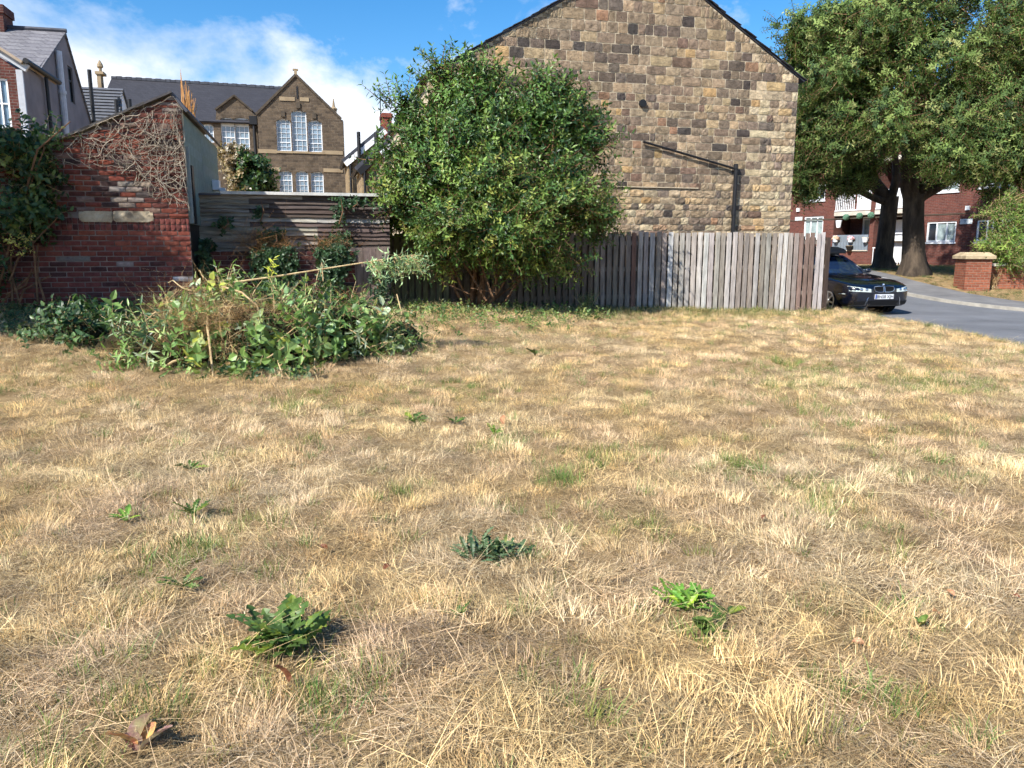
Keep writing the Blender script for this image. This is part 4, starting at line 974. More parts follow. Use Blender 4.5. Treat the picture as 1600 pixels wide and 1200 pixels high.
# ------------------------------------------------------------------ gate pier and boundary wall on the right
gp0 = G(1519, 452); PA = math.radians(-8)
pier = empty('brick_pier', (gp0.x, gp0.y, gp0.z), PA, 'orange brick gate pier under a sloping stone cap beside the pavement', 'pier')
m_pb = m_brick('pier_brick', srgb(156, 94, 70), srgb(132, 76, 58), srgb(138, 112, 96), .225, .075, .01, var=.25)
pw = .36; ph = .92
MB().box(-pw, pw, -.3, .5, -.3, ph).build('shaft', m_pb, pier)
cpb = MB(); z0_ = ph + .002; w = pw + .07
cpb.box(-w, w, -.38, .58, z0_, z0_ + .09); cpb.add([(-w, -.38, z0_ + .09), (w, -.38, z0_ + .09), (w, .58, z0_ + .09), (-w, .58, z0_ + .09), (-w * .72, -.15, z0_ + .2), (w * .72, -.15, z0_ + .2), (w * .72, .35, z0_ + .2), (-w * .72, .35, z0_ + .2)], [(0, 1, 5, 4), (1, 2, 6, 5), (2, 3, 7, 6), (3, 0, 4, 7), (4, 5, 6, 7)])
cpb.build('cap', m_noise('cap_stone', [(.3, srgb(150, 132, 104)), (.7, srgb(190, 172, 140))], 5, .9, .4), pier)
bw = empty('boundary_wall', (gp0.x + pw + .05, gp0.y + .2, gp0.z), PA, 'low brick boundary wall running right from the pier behind the bush', 'wall')
MB().box(0, 5, -.1, .13, -.4, .7).build('brickwork', m_pb, bw); MB().box(0, 5, -.15, .18, .702, .78).build('coping', m_conc, bw)
# ------------------------------------------------------------------ dry lawn
def m_grass(name):
    t = NT(name)
    a1 = t.n('ShaderNodeAttribute'); a1.attribute_name = 'tint'; a1.attribute_type = 'INSTANCER'
    a2 = t.n('ShaderNodeAttribute'); a2.attribute_name = 'Col'
    col = t.mix(1.0, a1.outputs['Color'], a2.outputs['Color'], 'MULTIPLY')
    t.set(col, 0.55, 0.35)
    tr = t.n('ShaderNodeBsdfTranslucent'); t.l(col, tr.inputs[0]); ms = t.n('ShaderNodeMixShader'); ms.inputs[0].default_value = 0.2
    t.l(t.p.outputs[0], ms.inputs[1]); t.l(tr.outputs[0], ms.inputs[2]); t.l(ms.outputs[0], t.out.inputs[0]); return t.m
MG = m_grass('grass_blade')
def blade(mb, base, d, L, w, bend, shade, seg=3, flat=False):
    d = Vector(d).normalized(); s = d.cross(Vector((0, 0, 1)))
    s = s.normalized() if s.length > .05 else Vector((random.uniform(-1, 1), random.uniform(-1, 1), 0)).normalized()
    if not flat:
        a = random.uniform(0, 6.28); s = (s + Vector((math.cos(a), math.sin(a), 0)) * .8).normalized()
    vs_ = []; p = Vector(base); bend = Vector(bend)
    for k in range(seg + 1):
        t_ = k / seg; ww = w * (1 - .82 * t_)
        if k < seg: vs_ += [p + s * ww, p - s * ww]
        else: vs_ += [p]
        p = p + (d + bend * t_).normalized() * (L / seg)
    fs_ = [(2 * k, 2 * k + 1, 2 * k + 3, 2 * k + 2) for k in range(seg - 1)] + [(2 * seg - 2, 2 * seg - 1, 2 * seg)]
    mb.add(vs_, fs_, 0, (shade[0], shade[1], shade[2], 1))
def straw():
    k = random.choice((.42, .62, .85, 1.0, 1.1, 1.22, 1.36)); h = random.uniform(-.07, .07)
    return (k * (1 + h), k, k * (1 - h * 1.5))
random.seed(21)
protos = []
for v in range(5):                               # 0-4 short upright stubble leaning one way
    mb = MB()
    for i in range(38):
        r = .085 * math.sqrt(random.random()); a = random.uniform(0, 6.28); b = (r * math.cos(a), r * math.sin(a), -.008)
        d = Vector((.55 + random.gauss(0, .42), random.gauss(0, .42), random.uniform(.55, 1.3)))
        blade(mb, b, d, random.uniform(.025, .06), random.uniform(.0009, .0017), (random.uniform(-.2, .8), random.uniform(-.5, .5), random.uniform(-.8, .1)), straw())
    protos.append(mb.mesh('tuft', MG))
for v in range(5):                               # 5-9 matted, lying straw
    mb = MB()
    for i in range(34):
        r = .12 * math.sqrt(random.random()); a = random.uniform(0, 6.28); b = (r * math.cos(a), r * math.sin(a), random.uniform(0, .018))
        th = random.gauss(0, 1.0); d = Vector((math.cos(th), math.sin(th), random.uniform(-.03, .32)))
        blade(mb, b, d, random.uniform(.06, .17), random.uniform(.0008, .0016), (random.uniform(-.5, .5), random.uniform(-.5, .5), random.uniform(-.45, .05)), straw())
    protos.append(mb.mesh('tuft', MG))
for v in range(3):                               # 10-12 fuller standing tufts
    mb = MB()
    for i in range(52):
        r = .06 * math.sqrt(random.random()); a = random.uniform(0, 6.28); b = (r * math.cos(a), r * math.sin(a), -.005)
        d = Vector((b[0] * 7 + .35 + random.gauss(0, .25), b[1] * 7 + random.gauss(0, .25), random.uniform(.8, 1.4)))
        blade(mb, b, d, random.uniform(.04, .085), random.uniform(.0009, .0018), (random.uniform(-.2, .9), random.uniform(-.5, .5), random.uniform(-.9, -.1)), straw())
    protos.append(mb.mesh('tuft', MG))
for v in range(3):                               # 13-15 green living grass
    mb = MB()
    for i in range(26):
        r = .05 * math.sqrt(random.random()); a = random.uniform(0, 6.28); b = (r * math.cos(a), r * math.sin(a), -.005)
        d = Vector((b[0] * 9 + random.gauss(0, .3), b[1] * 9 + random.gauss(0, .3), random.uniform(.7, 1.4))); k = random.uniform(.75, 1.25)
        blade(mb, b, d, random.uniform(.04, .1), random.uniform(.0011, .0021), (random.uniform(-.5, .7), random.uniform(-.5, .5), random.uniform(-.9, -.1)), (k * random.uniform(.85, 1.15), k, k * .95))
    protos.append(mb.mesh('tuft', MG))
for v in range(2):                               # 16-17 long loose stalks
    mb = MB()
    for i in range(7):
        th = random.uniform(0, 6.28); d = Vector((math.cos(th), math.sin(th), random.uniform(.0, .5)))
        blade(mb, (random.uniform(-.06, .06), random.uniform(-.06, .06), random.uniform(.01, .035)), d, random.uniform(.16, .34), .0011, (random.uniform(-.4, .4), random.uniform(-.4, .4), random.uniform(-.5, 0)), [1.25 * x for x in (1, 1, 1)], seg=4)
    protos.append(mb.mesh('tuft', MG))
GRASS = scatter_group('grass_tuft', protos)

def lawn_ok(x, y):
    """inside the lot, in front of walls and fence"""
    s_ = math.tan(ANG)
    yf = 17.55 + (x - 7.11) * s_                                            # fence line
    yw = np.where(x < o_.x + .1, B.o.y + (x - B.o.x) * s_, np.where(x < -2.9, LW.o.y + (x - LW.o.x) * s_, yf))
    return (x < 7.95) & (y < np.minimum(yw, yf + 99) - .04) | (x > 7.15) & (x < 7.92) & (y < 18.2)
def lawn_points(n_try, y0, y1, dens):
    out_ = []
    xs_ = rng.uniform(-15, 8.0, n_try); ys_ = rng.uniform(y0, y1, n_try)
    return xs_, ys_
P_, Rr, Sc, Ix, Ti = [], [], [], [], []
bands = [(1.2, 3.2, 420), (3.2, 5.5, 340), (5.5, 9, 250), (9, 13, 185), (13, 18.2, 140)]
green_spots = [(1160, 730, .34), (1265, 790, .3), (1010, 815, .25), (785, 795, .16), (470, 695, .25), (1155, 632, .2), (1270, 640, .25), (955, 715, .3), (690, 606, .3), (860, 745, .25), (1340, 1095, .2), (1090, 1010, .12), (530, 1080, .18), (250, 890, .22), (300, 870, .18), (480, 625, .35), (740, 610, .4), (1200, 570, .5), (1270, 572, .4), (1440, 605, .4), (1530, 600, .5), (800, 690, .2), (640, 770, .2), (930, 1100, .2), (540, 1130, .16), (1250, 760, .2), (840, 1060, .14), (1410, 830, .15)]
gs = [(G(u, v), r) for u, v, r in green_spots]
wd = [(G(u, v), r) for u, v, r in ((440, 1012, .2), (770, 872, .22), (1072, 948, .16), (1108, 990, .1), (286, 925, .1), (198, 818, .09), (302, 810, .1), (298, 738, .1), (648, 662, .15), (712, 664, .1), (215, 1180, .1), (836, 557, .12))]
for (y0, y1, dens) in bands:
    W0 = -min(15, .70 * y1 + 1.6); W1 = min(8.0, .70 * y1 + 1.6)
    n = int((W1 - W0) * (y1 - y0) * dens); x = rng.uniform(W0, W1, n); y = rng.uniform(y0, y1, n)
    keep = lawn_ok(x, y) & (np.abs(x) < .70 * y + 1.6); x, y = x[keep], y[keep]; n = len(x)
    big = fbm(x * 1.2, y * 1.2, 3, 3); med = fbm(x * 8.5, y * 8.5, 31, 2); fine = fbm(x * 12, y * 12, 57, 2); pal = fbm(x * 2.6 + 9, y * 2.6, 77, 3)
    bare = (med < .26) & (rng.random(n) < .3)
    for p, rad in wd: bare |= ((x - p.x) ** 2 + (y - p.y) ** 2 < (rad * .75) ** 2) & (rng.random(n) < .85)
    x, y, big, med, fine, pal = [a[~bare] for a in (x, y, big, med, fine, pal)]; n = len(x)
    flow = (fbm(x * 2.2, y * 2.2, 91, 2) - .5) * 14 + rng.normal(0, .9, n)
    # matted where the medium noise is low, standing where it is high
    r = rng.random(n); idx = np.where(med + (r - .5) * .8 < .46, rng.integers(5, 10, n), rng.integers(0, 5, n))
    idx = np.where((med > .5) & (rng.random(n) < .2), rng.integers(10, 13, n), idx)
    idx = np.where(rng.random(n) < .10, rng.integers(16, 18, n), idx)
    gprob = .022 + .10 * S((fbm(x * .7 + 40, y * .7, 13, 3) - .52) / .2) + .05 * S((y - 13) / 4)
    for p, rad in gs:
        d2 = ((x - p.x) ** 2 + ((y - p.y) * .8) ** 2) / rad ** 2; gprob = gprob + .42 * np.exp(-d2 * 2.2)
    isg = rng.random(n) < gprob; idx = np.where(isg, rng.integers(13, 16, n), idx)
    # straw colours: golden, pale cream, pinkish brown, grey brown
    gold, pale, pink, grey = [np.array(srgb(*c_)[:3]) for c_ in ((226, 194, 138), (236, 216, 174), (218, 188, 150), (186, 160, 124))]
    w1 = S((pal - .3) / .4)[:, None]; w2 = S((big - .35) / .35)[:, None]; w3 = (S((.45 - med) / .2) * .5)[:, None]
    col = pink * (1 - w1) + gold * w1; col = col * (1 - w2 * .4) + pale * w2 * .4; col = col * (1 - w3) + grey * w3
    col = col * (rng.uniform(.7, 1.22, n) * (.7 + .5 * S((med - .25) / .45)) * (.8 + .4 * fine))[:, None]
    col[:, 1] *= rng.uniform(.97, 1.04, n)
    gcol = np.array(srgb(122, 142, 74)[:3]) * rng.uniform(.65, 1.25, n)[:, None]; gcol[:, 0] *= rng.uniform(.75, 1.3, n)
    col = np.where(isg[:, None], gcol, col)
    zz_ = height(x, y)
    P_.append(np.stack([x, y, zz_], 1)); rt = np.zeros((n, 3)); rt[:, 2] = flow; rt[:, 0] = rng.normal(0, .12, n); rt[:, 1] = rng.normal(0, .12, n); Rr.append(rt)
    Sc.append(rng.uniform(.75, 1.25, n) * (1 + .18 * S((y - 8) / 8)) * np.where((idx >= 5) & (idx < 10), 1.0, .68 + .5 * S((med - .2) / .55))); Ix.append(idx); Ti.append(col)
lawn = scatter('lawn_grass', GRASS, np.concatenate(P_), np.concatenate(Rr), np.concatenate(Sc), np.concatenate(Ix), np.concatenate(Ti))
tag(lawn, 'sun-bleached dry lawn grass with scattered green tufts', 'grass')
# rough dry verge under the flats and trees
n = 9000; x = rng.uniform(11.5, 26, n); y = rng.uniform(20, 38, n); k = (x > np.interp(y, KY, KX) + 1.9) & ((x - FL.o.x) * -FL.b.x + (y - FL.o.y) * -FL.b.y > .1); x, y = x[k], y[k]; n = len(x)
col = np.array(srgb(150, 136, 92)[:3]) * rng.uniform(.5, 1.2, n)[:, None]; gm = rng.random(n) < .35; col[gm] = np.array(srgb(88, 108, 56)[:3]) * rng.uniform(.6, 1.2, gm.sum())[:, None]
rt = np.zeros((n, 3)); rt[:, 2] = rng.uniform(0, 6.28, n)
tag(scatter('verge_grass', GRASS, np.stack([x, y, height(x, y)], 1), rt, rng.uniform(.8, 1.8, n), rng.integers(0, 16, n), col), 'thin dry grass on the bank below the flats', 'grass')
# ------------------------------------------------------------------ leafy sprigs
ML = m_leaf('shrub_leaf', (1, 1, 1, 1), 'inst', .3, .42, .45)
MLd = m_leaf('dull_leaf', (1, 1, 1, 1), 'inst', .3, .6, .3)
random.seed(33)
BUSH = scatter_group('shrub_sprig', [sprig(14, .42, .036, .092, [ML, MAT['stem']], .35) for _ in range(5)])
TREE = scatter_group('tree_sprig', [sprig(18, .62, .042, .115, [MLd, MAT['stem']], .5, pair=False, hang=.25) for _ in range(5)])
IVY = scatter_group('ivy_sprig', [sprig(8, .16, .05, .06, [ML, MAT['stem']], .3, pair=False, spread=1) for _ in range(5)])
LANCE = scatter_group('lance_sprig', [sprig(9, .3, .022, .1, [ML, MAT['twig']], .25) for _ in range(4)])
BROAD = scatter_group('broad_sprig', [sprig(7, .24, .055, .085, [ML, MAT['twig']], .3, pair=False) for _ in range(4)])

def crown(name, parent, group, blobs, n, cols, loc, seed, shell=.72, scl=(.8, 1.25), lift=.2, hang=0.0, flop=.6, clip=None, hs_=1.5):
    """sprigs through the volume of overlapping lumpy blobs: (x,y,z,rx,ry,rz,weight)"""
    r = np.random.default_rng(seed); blobs = np.array(blobs, float); wt_ = blobs[:, 6] / blobs[:, 6].sum()
    which = r.choice(len(blobs), n, p=wt_); b = blobs[which]
    d = r.normal(size=(n, 3)); d /= np.linalg.norm(d, axis=1)[:, None]
    rad = shell + (1 - shell) * r.random(n) ** .6; rad = np.where(r.random(n) < .18, r.uniform(.25, .8, n), rad)
    lump = .82 + .36 * fbm(d[:, 0] * 2.3 + which * 3.1, d[:, 2] * 2.3 + d[:, 1] * 1.7, seed, 2)
    p = b[:, :3] + d * b[:, 3:6] * (rad * lump)[:, None]
    # leave holes
    hole = fbm(p[:, 0] * hs_ + 7, p[:, 2] * hs_ + p[:, 1] * .6, seed + 5, 2); k = hole > .4
    if clip is not None: k &= clip(p)
    p, d, which = p[k], d[k], which[k]; n = len(p)
    g_ = d * flop + r.normal(0, .45, (n, 3)); g_[:, 2] += lift - hang * 1.0
    g_ /= np.linalg.norm(g_, axis=1)[:, None]
    rot = np.array([eul(v, s_) for v, s_ in zip(g_, r.uniform(0, 6.28, n))])
    ci = r.choice(len(cols), n, p=np.array([c_[1] for c_ in cols]) / sum(c_[1] for c_ in cols)); cl = np.array([c_[0][:3] for c_ in cols])[ci] * r.uniform(.7, 1.25, n)[:, None]
    patch = fbm(p[:, 0] * 1.6, p[:, 2] * 1.6, seed + 9, 2); cl = cl * (.75 + .5 * patch)[:, None]
    return scatter(name, group, p - np.array(loc), rot, r.uniform(scl[0], scl[1], n), r.integers(0, group['n'], n), cl, parent)
def branchy(mb, p, d, L, r, depth, R, tips, up=.15, spread=.6, seg=4):
    pts = [Vector(p)]; rr = [r]; d = Vector(d).normalized()
    for k in range(seg):
        d = (d + Vector((R.gauss(0, .12), R.gauss(0, .12), R.gauss(up * .3, .08)))).normalized(); pts.append(pts[-1] + d * L / seg); rr.append(r * (1 - .5 * (k + 1) / seg))
    mb.tube(pts, rr, 7 if r > .04 else 5)
    tips.append(pts[-1])
    if depth > 0:
        for i in range(R.choice((2, 3))):
            a = R.uniform(0, 6.28); q_ = d.orthogonal().normalized(); q_ = Matrix.Rotation(a, 3, d) @ q_
            branchy(mb, pts[-1 if i < 2 else -2], d + q_ * spread * R.uniform(.6, 1.2) + Vector((0, 0, up)), L * R.uniform(.55, .8), rr[-1] * .8, depth - 1, R, tips, up, spread, seg)

# ------------------------------------------------------------------ the big shrub before the fence
sb = at(745, 474, 14.6); sb.z = hz(sb.x, sb.y)
shrub = empty('green_shrub', sb, 0, 'tall spreading green shrub growing against the paling fence', 'shrub')
mb = MB(); R = random.Random(4)
for (u, v, D, r) in ((665, 330, 14.4, .03), (700, 250, 14.6, .045), (735, 240, 14.6, .05), (760, 220, 14.7, .06), (775, 230, 14.8, .05), (800, 250, 14.6, .04), (840, 300, 14.4, .035), (880, 340, 14.5, .03), (690, 380, 14.1, .025), (720, 300, 14.2, .035), (750, 300, 14.1, .035), (860, 390, 14.0, .02), (910, 390, 14.4, .02)):
    t_ = at(u, v, D) - sb; a0 = Vector((R.uniform(-.25, .3), R.uniform(-.2, .2), -.1)); mid = a0.lerp(t_, .45) + Vector((R.gauss(0, .08), R.gauss(0, .08), R.uniform(0, .2)))
    mb.tube([a0, a0.lerp(mid, .5) + Vector((R.gauss(0, .04), R.gauss(0, .04), 0)), mid, t_], [r, r * .85, r * .7, r * .3], 7)
for (u0, v0, u1, v1, D, r) in ((655, 410, 700, 400, 14.0, .012), (735, 450, 778, 458, 13.9, .01), (690, 400, 710, 440, 13.9, .016), (790, 470, 835, 395, 14.0, .014), (800, 440, 850, 410, 13.9, .01), (760, 470, 700, 380, 14.0, .02), (770, 465, 740, 380, 13.9, .02), (735, 460, 690, 440, 13.9, .01), (785, 380, 775, 460, 13.9, .011)):
    a, b = at(u0, v0, D) - sb, at(u1, v1, D) - sb; m_ = a.lerp(b, .5) + Vector((R.gauss(0, .04), R.gauss(0, .05), R.gauss(0, .04))); mb.tube([a, m_, b], [r, r * .9, r * .6], 5)
mb.build('stems', MAT['stem'], shrub)
GRN = [(srgb(94, 126, 60), 5), (srgb(74, 106, 54), 4), (srgb(124, 150, 76), 3.5), (srgb(52, 80, 46), 3.5)]
YGR = [(srgb(112, 134, 62), 4), (srgb(140, 152, 74), 3), (srgb(88, 114, 58), 3), (srgb(160, 166, 84), 1.2)]
def bl(u, v, D, ru, rv, rd, w=1.0):
    p = at(u, v, D); k = D / F; return (p.x, p.y, p.z, ru * k, rd, rv * k, w)
up_ = [bl(765, 235, 14.9, 76, 56, .8, 4.2), bl(712, 165, 14.9, 26, 26, .35, .9), bl(690, 122, 14.9, 6, 26, .12, .26), bl(810, 132, 15, 30, 6, .25, .3), bl(664, 215, 14.8, 24, 24, .35, .9), bl(845, 178, 15, 44, 36, .45, 2.0), bl(880, 205, 15, 34, 28, .4, 1.1), bl(902, 245, 15, 36, 30, .4, 1.2), bl(900, 290, 15, 38, 32, .4, 1.3), bl(622, 165, 14.7, 20, 3, .12, .06), bl(690, 265, 14.5, 66, 52, .7, 2.7), bl(830, 285, 14.7, 74, 58, .75, 3.0), bl(895, 185, 15, 26, 4, .15, .16), bl(930, 225, 15, 22, 6, .15, .16), bl(930, 270, 15, 22, 8, .15, .18), bl(596, 250, 14.6, 18, 4, .12, .1), bl(750, 180, 14.9, 40, 30, .45, 1.3), bl(742, 128, 15.0, 18, 16, .2, .3), bl(815, 185, 15.0, 36, 22, .4, 1.0), bl(640, 165, 14.8, 18, 4, .12, .1), bl(775, 150, 15, 16, 12, .2, .22)]
lo_ = [bl(648, 330, 14.2, 54, 42, .65, 2.6), bl(720, 345, 13.9, 64, 48, .7, 3.0), bl(800, 355, 13.9, 60, 46, .65, 2.8), bl(872, 350, 14.1, 58, 48, .65, 2.8), bl(612, 300, 14.3, 22, 20, .3, .7), bl(925, 345, 14.5, 22, 32, .35, .9), bl(680, 395, 14.0, 24, 18, .3, .5), bl(832, 405, 14.1, 46, 14, .3, .7), bl(900, 412, 14.4, 20, 22, .25, .5), bl(618, 360, 14.3, 26, 20, .3, .7), bl(760, 295, 13.95, 64, 38, .55, 2.2), bl(945, 390, 14.6, 10, 16, .2, .2)]
crown('upper_foliage', shrub, BUSH, up_, 4700, GRN, sb, 76, .62, (.8, 1.35), .35, hs_=2.3)
crown('lower_foliage', shrub, BUSH, lo_, 5200, GRN + YGR, sb, 72, .62, (.7, 1.15), .15)

# ------------------------------------------------------------------ overgrown shrub on the left, and the tree out of frame that shades that corner
lb = at(30, 480, 11.0); lb.z = hz(lb.x, lb.y)
lsh = empty('climbing_shrub', lb, 0, 'overgrown leafy climber covering the left end of the outhouse', 'shrub')
mb = MB(); R = random.Random(9)
for (u, v, u2, v2) in ((20, 480, 35, 330), (5, 470, 60, 380), (60, 480, 40, 300), (30, 470, -10, 330), (-10, 480, 70, 230), (70, 470, 60, 400), (15, 440, 90, 340), (40, 300, 110, 190), (10, 460, 50, 420), (28, 480, 80, 430), (0, 400, 40, 395)):
    a, b = at(u, v, 11.1) - lb, at(u2, v2, 11.2) - lb; m_ = a.lerp(b, .5) + Vector((R.gauss(0, .1), R.gauss(0, .06), R.gauss(0, .08))); mb.tube([a, m_, b], [.018, .014, .008], 5)
mb.build('stems', MAT['stem'], lsh)
DK = [(srgb(66, 92, 52), 4), (srgb(52, 78, 48), 4), (srgb(92, 112, 58), 2), (srgb(120, 134, 76), 1)]
ls = [bl(15, 250, 11.3, 38, 26, .35, 2.0), bl(5, 330, 11.2, 48, 34, .4, 2.2), bl(55, 215, 11.5, 30, 16, .2, .5), bl(105, 172, 11.5, 12, 3, .08, .1), bl(70, 178, 11.5, 26, 4, .1, .2), bl(15, 195, 11.4, 18, 12, .2, .3), bl(55, 335, 11.3, 22, 12, .15, .4), bl(50, 280, 11.35, 26, 24, .2, 1.0), bl(128, 200, 11.6, 14, 2, .08, .1), bl(-40, 410, 11.0, 30, 40, .4, .8), bl(40, 362, 11.3, 16, 6, .12, .2)]
crown('foliage', lsh, BROAD, ls, 1350, DK, lb, 81, .5, (.8, 1.3), .1)
ylw = at(32, 382, 11.0); 
crown('yellow_leaves', lsh, BROAD, [bl(32, 382, 11.0, 18, 7, .1, 1), bl(38, 395, 11.0, 5, 4, .05, .3)], 14, [(srgb(214, 206, 112), 1)], lb, 83, .4, (.45, .6), .1)

def big_tree(name, label, base, limbs, blobs, n, cols, seed, rt, group=TREE, hang=.35, clip=None, taper=None, cat='tree'):
    e = empty(name, base, 0, label, cat); R = random.Random(seed); mb = MB(); tips = []
    fork = Vector(limbs[0])
    pts = [Vector((0, 0, -.3)), Vector((0.02, 0, .15)), Vector((0, 0, .5))] + [fork * f + Vector((R.gauss(0, .03), R.gauss(0, .03), 0)) for f in (.4, .7, 1.0)]
    rad = [rt * 1.9, rt * 1.45, rt * 1.12, rt * 1.0, rt * .95, rt * 1.0]
    # root flare made uneven
    N = 14; vs_ = []
    for k, (p, r_) in enumerate(zip(pts, rad)):
        for j in range(N):
            a = 2 * math.pi * j / N; w = 1 + (.22 * math.sin(a * 3 + seed) + .12 * math.sin(a * 5 + 1)) * max(0, 1 - k / 4) + .05 * math.sin(a * 4 + k); vs_.append(p + Vector((math.cos(a), math.sin(a), 0)) * r_ * w)
    mb.add(vs_, [(k * N + j, k * N + (j + 1) % N, (k + 1) * N + (j + 1) % N, (k + 1) * N + j) for k in range(len(pts) - 1) for j in range(N)])
    for (d, L, r_) in limbs[1:]:
        branchy(mb, fork - Vector((0, 0, .25)), d, L, r_, 3, R, tips, .12, .55, 5)
    mb.build('trunk', MAT['bark'], e, smooth=True)
    crown('crown', e, group, blobs, n, cols, base, seed + 3, .6, (.75, 1.25), .0, hang, .55, clip, .8)
    return e
TG = [(srgb(108, 130, 68), 5), (srgb(88, 112, 60), 4), (srgb(136, 154, 86), 3.5), (srgb(64, 86, 50), 2.5), (srgb(154, 160, 100), 1.2)]
t1 = G(1426, 430); t2 = G(1378, 420)
blobs_r = [bl(1440, 120, 27, 90, 62, 2.8, 4.2), bl(1520, 75, 27, 95, 60, 2.8, 3.8), bl(1560, 180, 26, 66, 48, 2.2, 3.0), bl(1475, 205, 25.5, 58, 40, 1.6, 2.2), bl(1405, 40, 27, 90, 50, 2.6, 3.0), bl(1620, 110, 27, 70, 85, 2.6, 2.6), bl(1520, 252, 25, 44, 14, .8, 1.2), bl(1470, 245, 25, 30, 16, .8, .8), bl(1590, 255, 25, 40, 18, .8, 1.0), bl(1560, 300, 24.6, 16, 6, .4, .12), bl(1545, 225, 25, 40, 16, .8, .7), bl(1460, -60, 28, 130, 45, 3.2, 2.6), bl(1600, -30, 28, 110, 60, 3.2, 2.6), bl(1580, 40, 27.5, 70, 50, 2.4, 2.0), bl(1390, 195, 25, 20, 26, .6, .5), bl(1444, 236, 24.8, 14, 14, .4, .2), bl(1585, 232, 25, 34, 10, .7, .4), bl(1500, 255, 24.8, 10, 8, .3, .1), bl(1420, 215, 24.8, 18, 12, .4, .25)]
blobs_l = [bl(1300, 130, 28, 62, 50, 2.2, 2.8), bl(1268, 85, 28, 32, 24, 1.2, .9), bl(1335, 60, 28, 60, 36, 2.2, 2.0), bl(1290, 215, 28.5, 52, 38, 1.8, 2.0), bl(1340, 175, 26.5, 40, 38, 1.4, 1.3), bl(1275, 266, 29, 40, 26, 1.2, 1.5), bl(1325, 262, 28, 30, 20, .9, .9), bl(1226, 66, 28.5, 20, 10, .6, .3), bl(1245, 40, 28.5, 26, 10, .6, .35), bl(1290, 40, 28.5, 40, 26, 1.2, .9), bl(1352, 232, 26, 8, 22, .3, .16), bl(1312, 245, 26.4, 6, 20, .3, .12), bl(1245, 180, 29.5, 34, 50, 1.4, 1.0), bl(1318, 285, 28.5, 18, 6, .4, .14), bl(1372, 225, 25.8, 6, 14, .3, .1), bl(1262, 295, 29, 14, 8, .4, .16)]
big_tree('street_tree', 'right-hand street tree with broad trunk and drooping green crown before the flats', t1,
         [(-.15, .1, 2.75), ((-.45, .1, 1), 2.6, .3), ((.5, 0, .75), 2.8, .28), ((.95, -.1, .4), 2.4, .22), ((.1, .4, 1), 2.8, .26), ((-.2, -.4, .9), 2.2, .18)], blobs_r, 16500, TG, 14, .34)
big_tree('street_tree', 'left-hand street tree with dark trunk, its crown reaching behind the stone gable', t2,
         [(.1, 0, 2.9), ((-.9, .1, .5), 2.8, .22), ((-.4, .2, 1), 2.6, .24), ((.2, -.3, 1), 2.4, .2), ((-.7, -.2, .15), 2.6, .16)], blobs_l, 11000, TG, 15, .32)
# a tall hedge tree just outside the frame on the left
st = Vector((-9.9, 7.9, 0)); st.z = hz(st.x, st.y)
sbl = [(-9.3, 8.4, 4.3, 1.6, 1.5, 1.5, 4), (-10.4, 7.4, 3.6, 1.5, 1.5, 1.7, 3), (-8.6, 9.3, 3.6, .9, .9, 1.3, 2), (-9.9, 8.0, 5.3, 1.0, 1.0, .9, 1.2), (-9.9, 8.6, 2.4, 1.2, 1.0, 1.4, 2)]
big_tree('hedge_tree', 'tall bushy tree at the left boundary, outside the picture, shading the outhouse', st, [(0, 0, 1.6), ((-.3, .2, 1), 1.6, .12), ((.4, 0, 1), 1.6, .12)], sbl, 5200, DK, 16, .16, hang=.1)
# bush over the right-hand wall
rb = Vector((gp0.x + 1.6, gp0.y + .5, 0)); rb.z = hz(rb.x, rb.y)
rbush = empty('leafy_bush', rb, 0, 'bright green leafy bush leaning over the wall beside the brick pier', 'bush')
D_ = rb.y - .2; mb = MB(); R = random.Random(3)
for (u, v) in ((1545, 385), (1560, 345), (1580, 330), (1600, 350), (1620, 380), (1570, 400)):
    a = Vector((R.uniform(-.2, .2), 0, 0)); b = at(u, v, D_) - rb; mb.tube([a, a.lerp(b, .5) + Vector((0, 0, .3)), b], [.03, .02, .008], 5)
mb.build('stems', MAT['stem'], rbush)
crown('foliage', rbush, LANCE, [bl(1580, 385, D_, 36, 40, .6, 3), bl(1560, 400, D_ - .3, 28, 28, .4, 1.5), bl(1545, 392, D_ - .2, 16, 8, .25, .4), bl(1590, 340, D_, 32, 20, .5, 1.2), bl(1560, 318, D_, 22, 7, .25, .4), bl(1620, 360, D_, 36, 50, .7, 2.4), bl(1545, 335, D_, 14, 6, .2, .25)], 1500, [(srgb(112, 140, 60), 4), (srgb(88, 118, 52), 3), (srgb(144, 166, 80), 2)], rb, 87, .45, (.9, 1.5), .1)

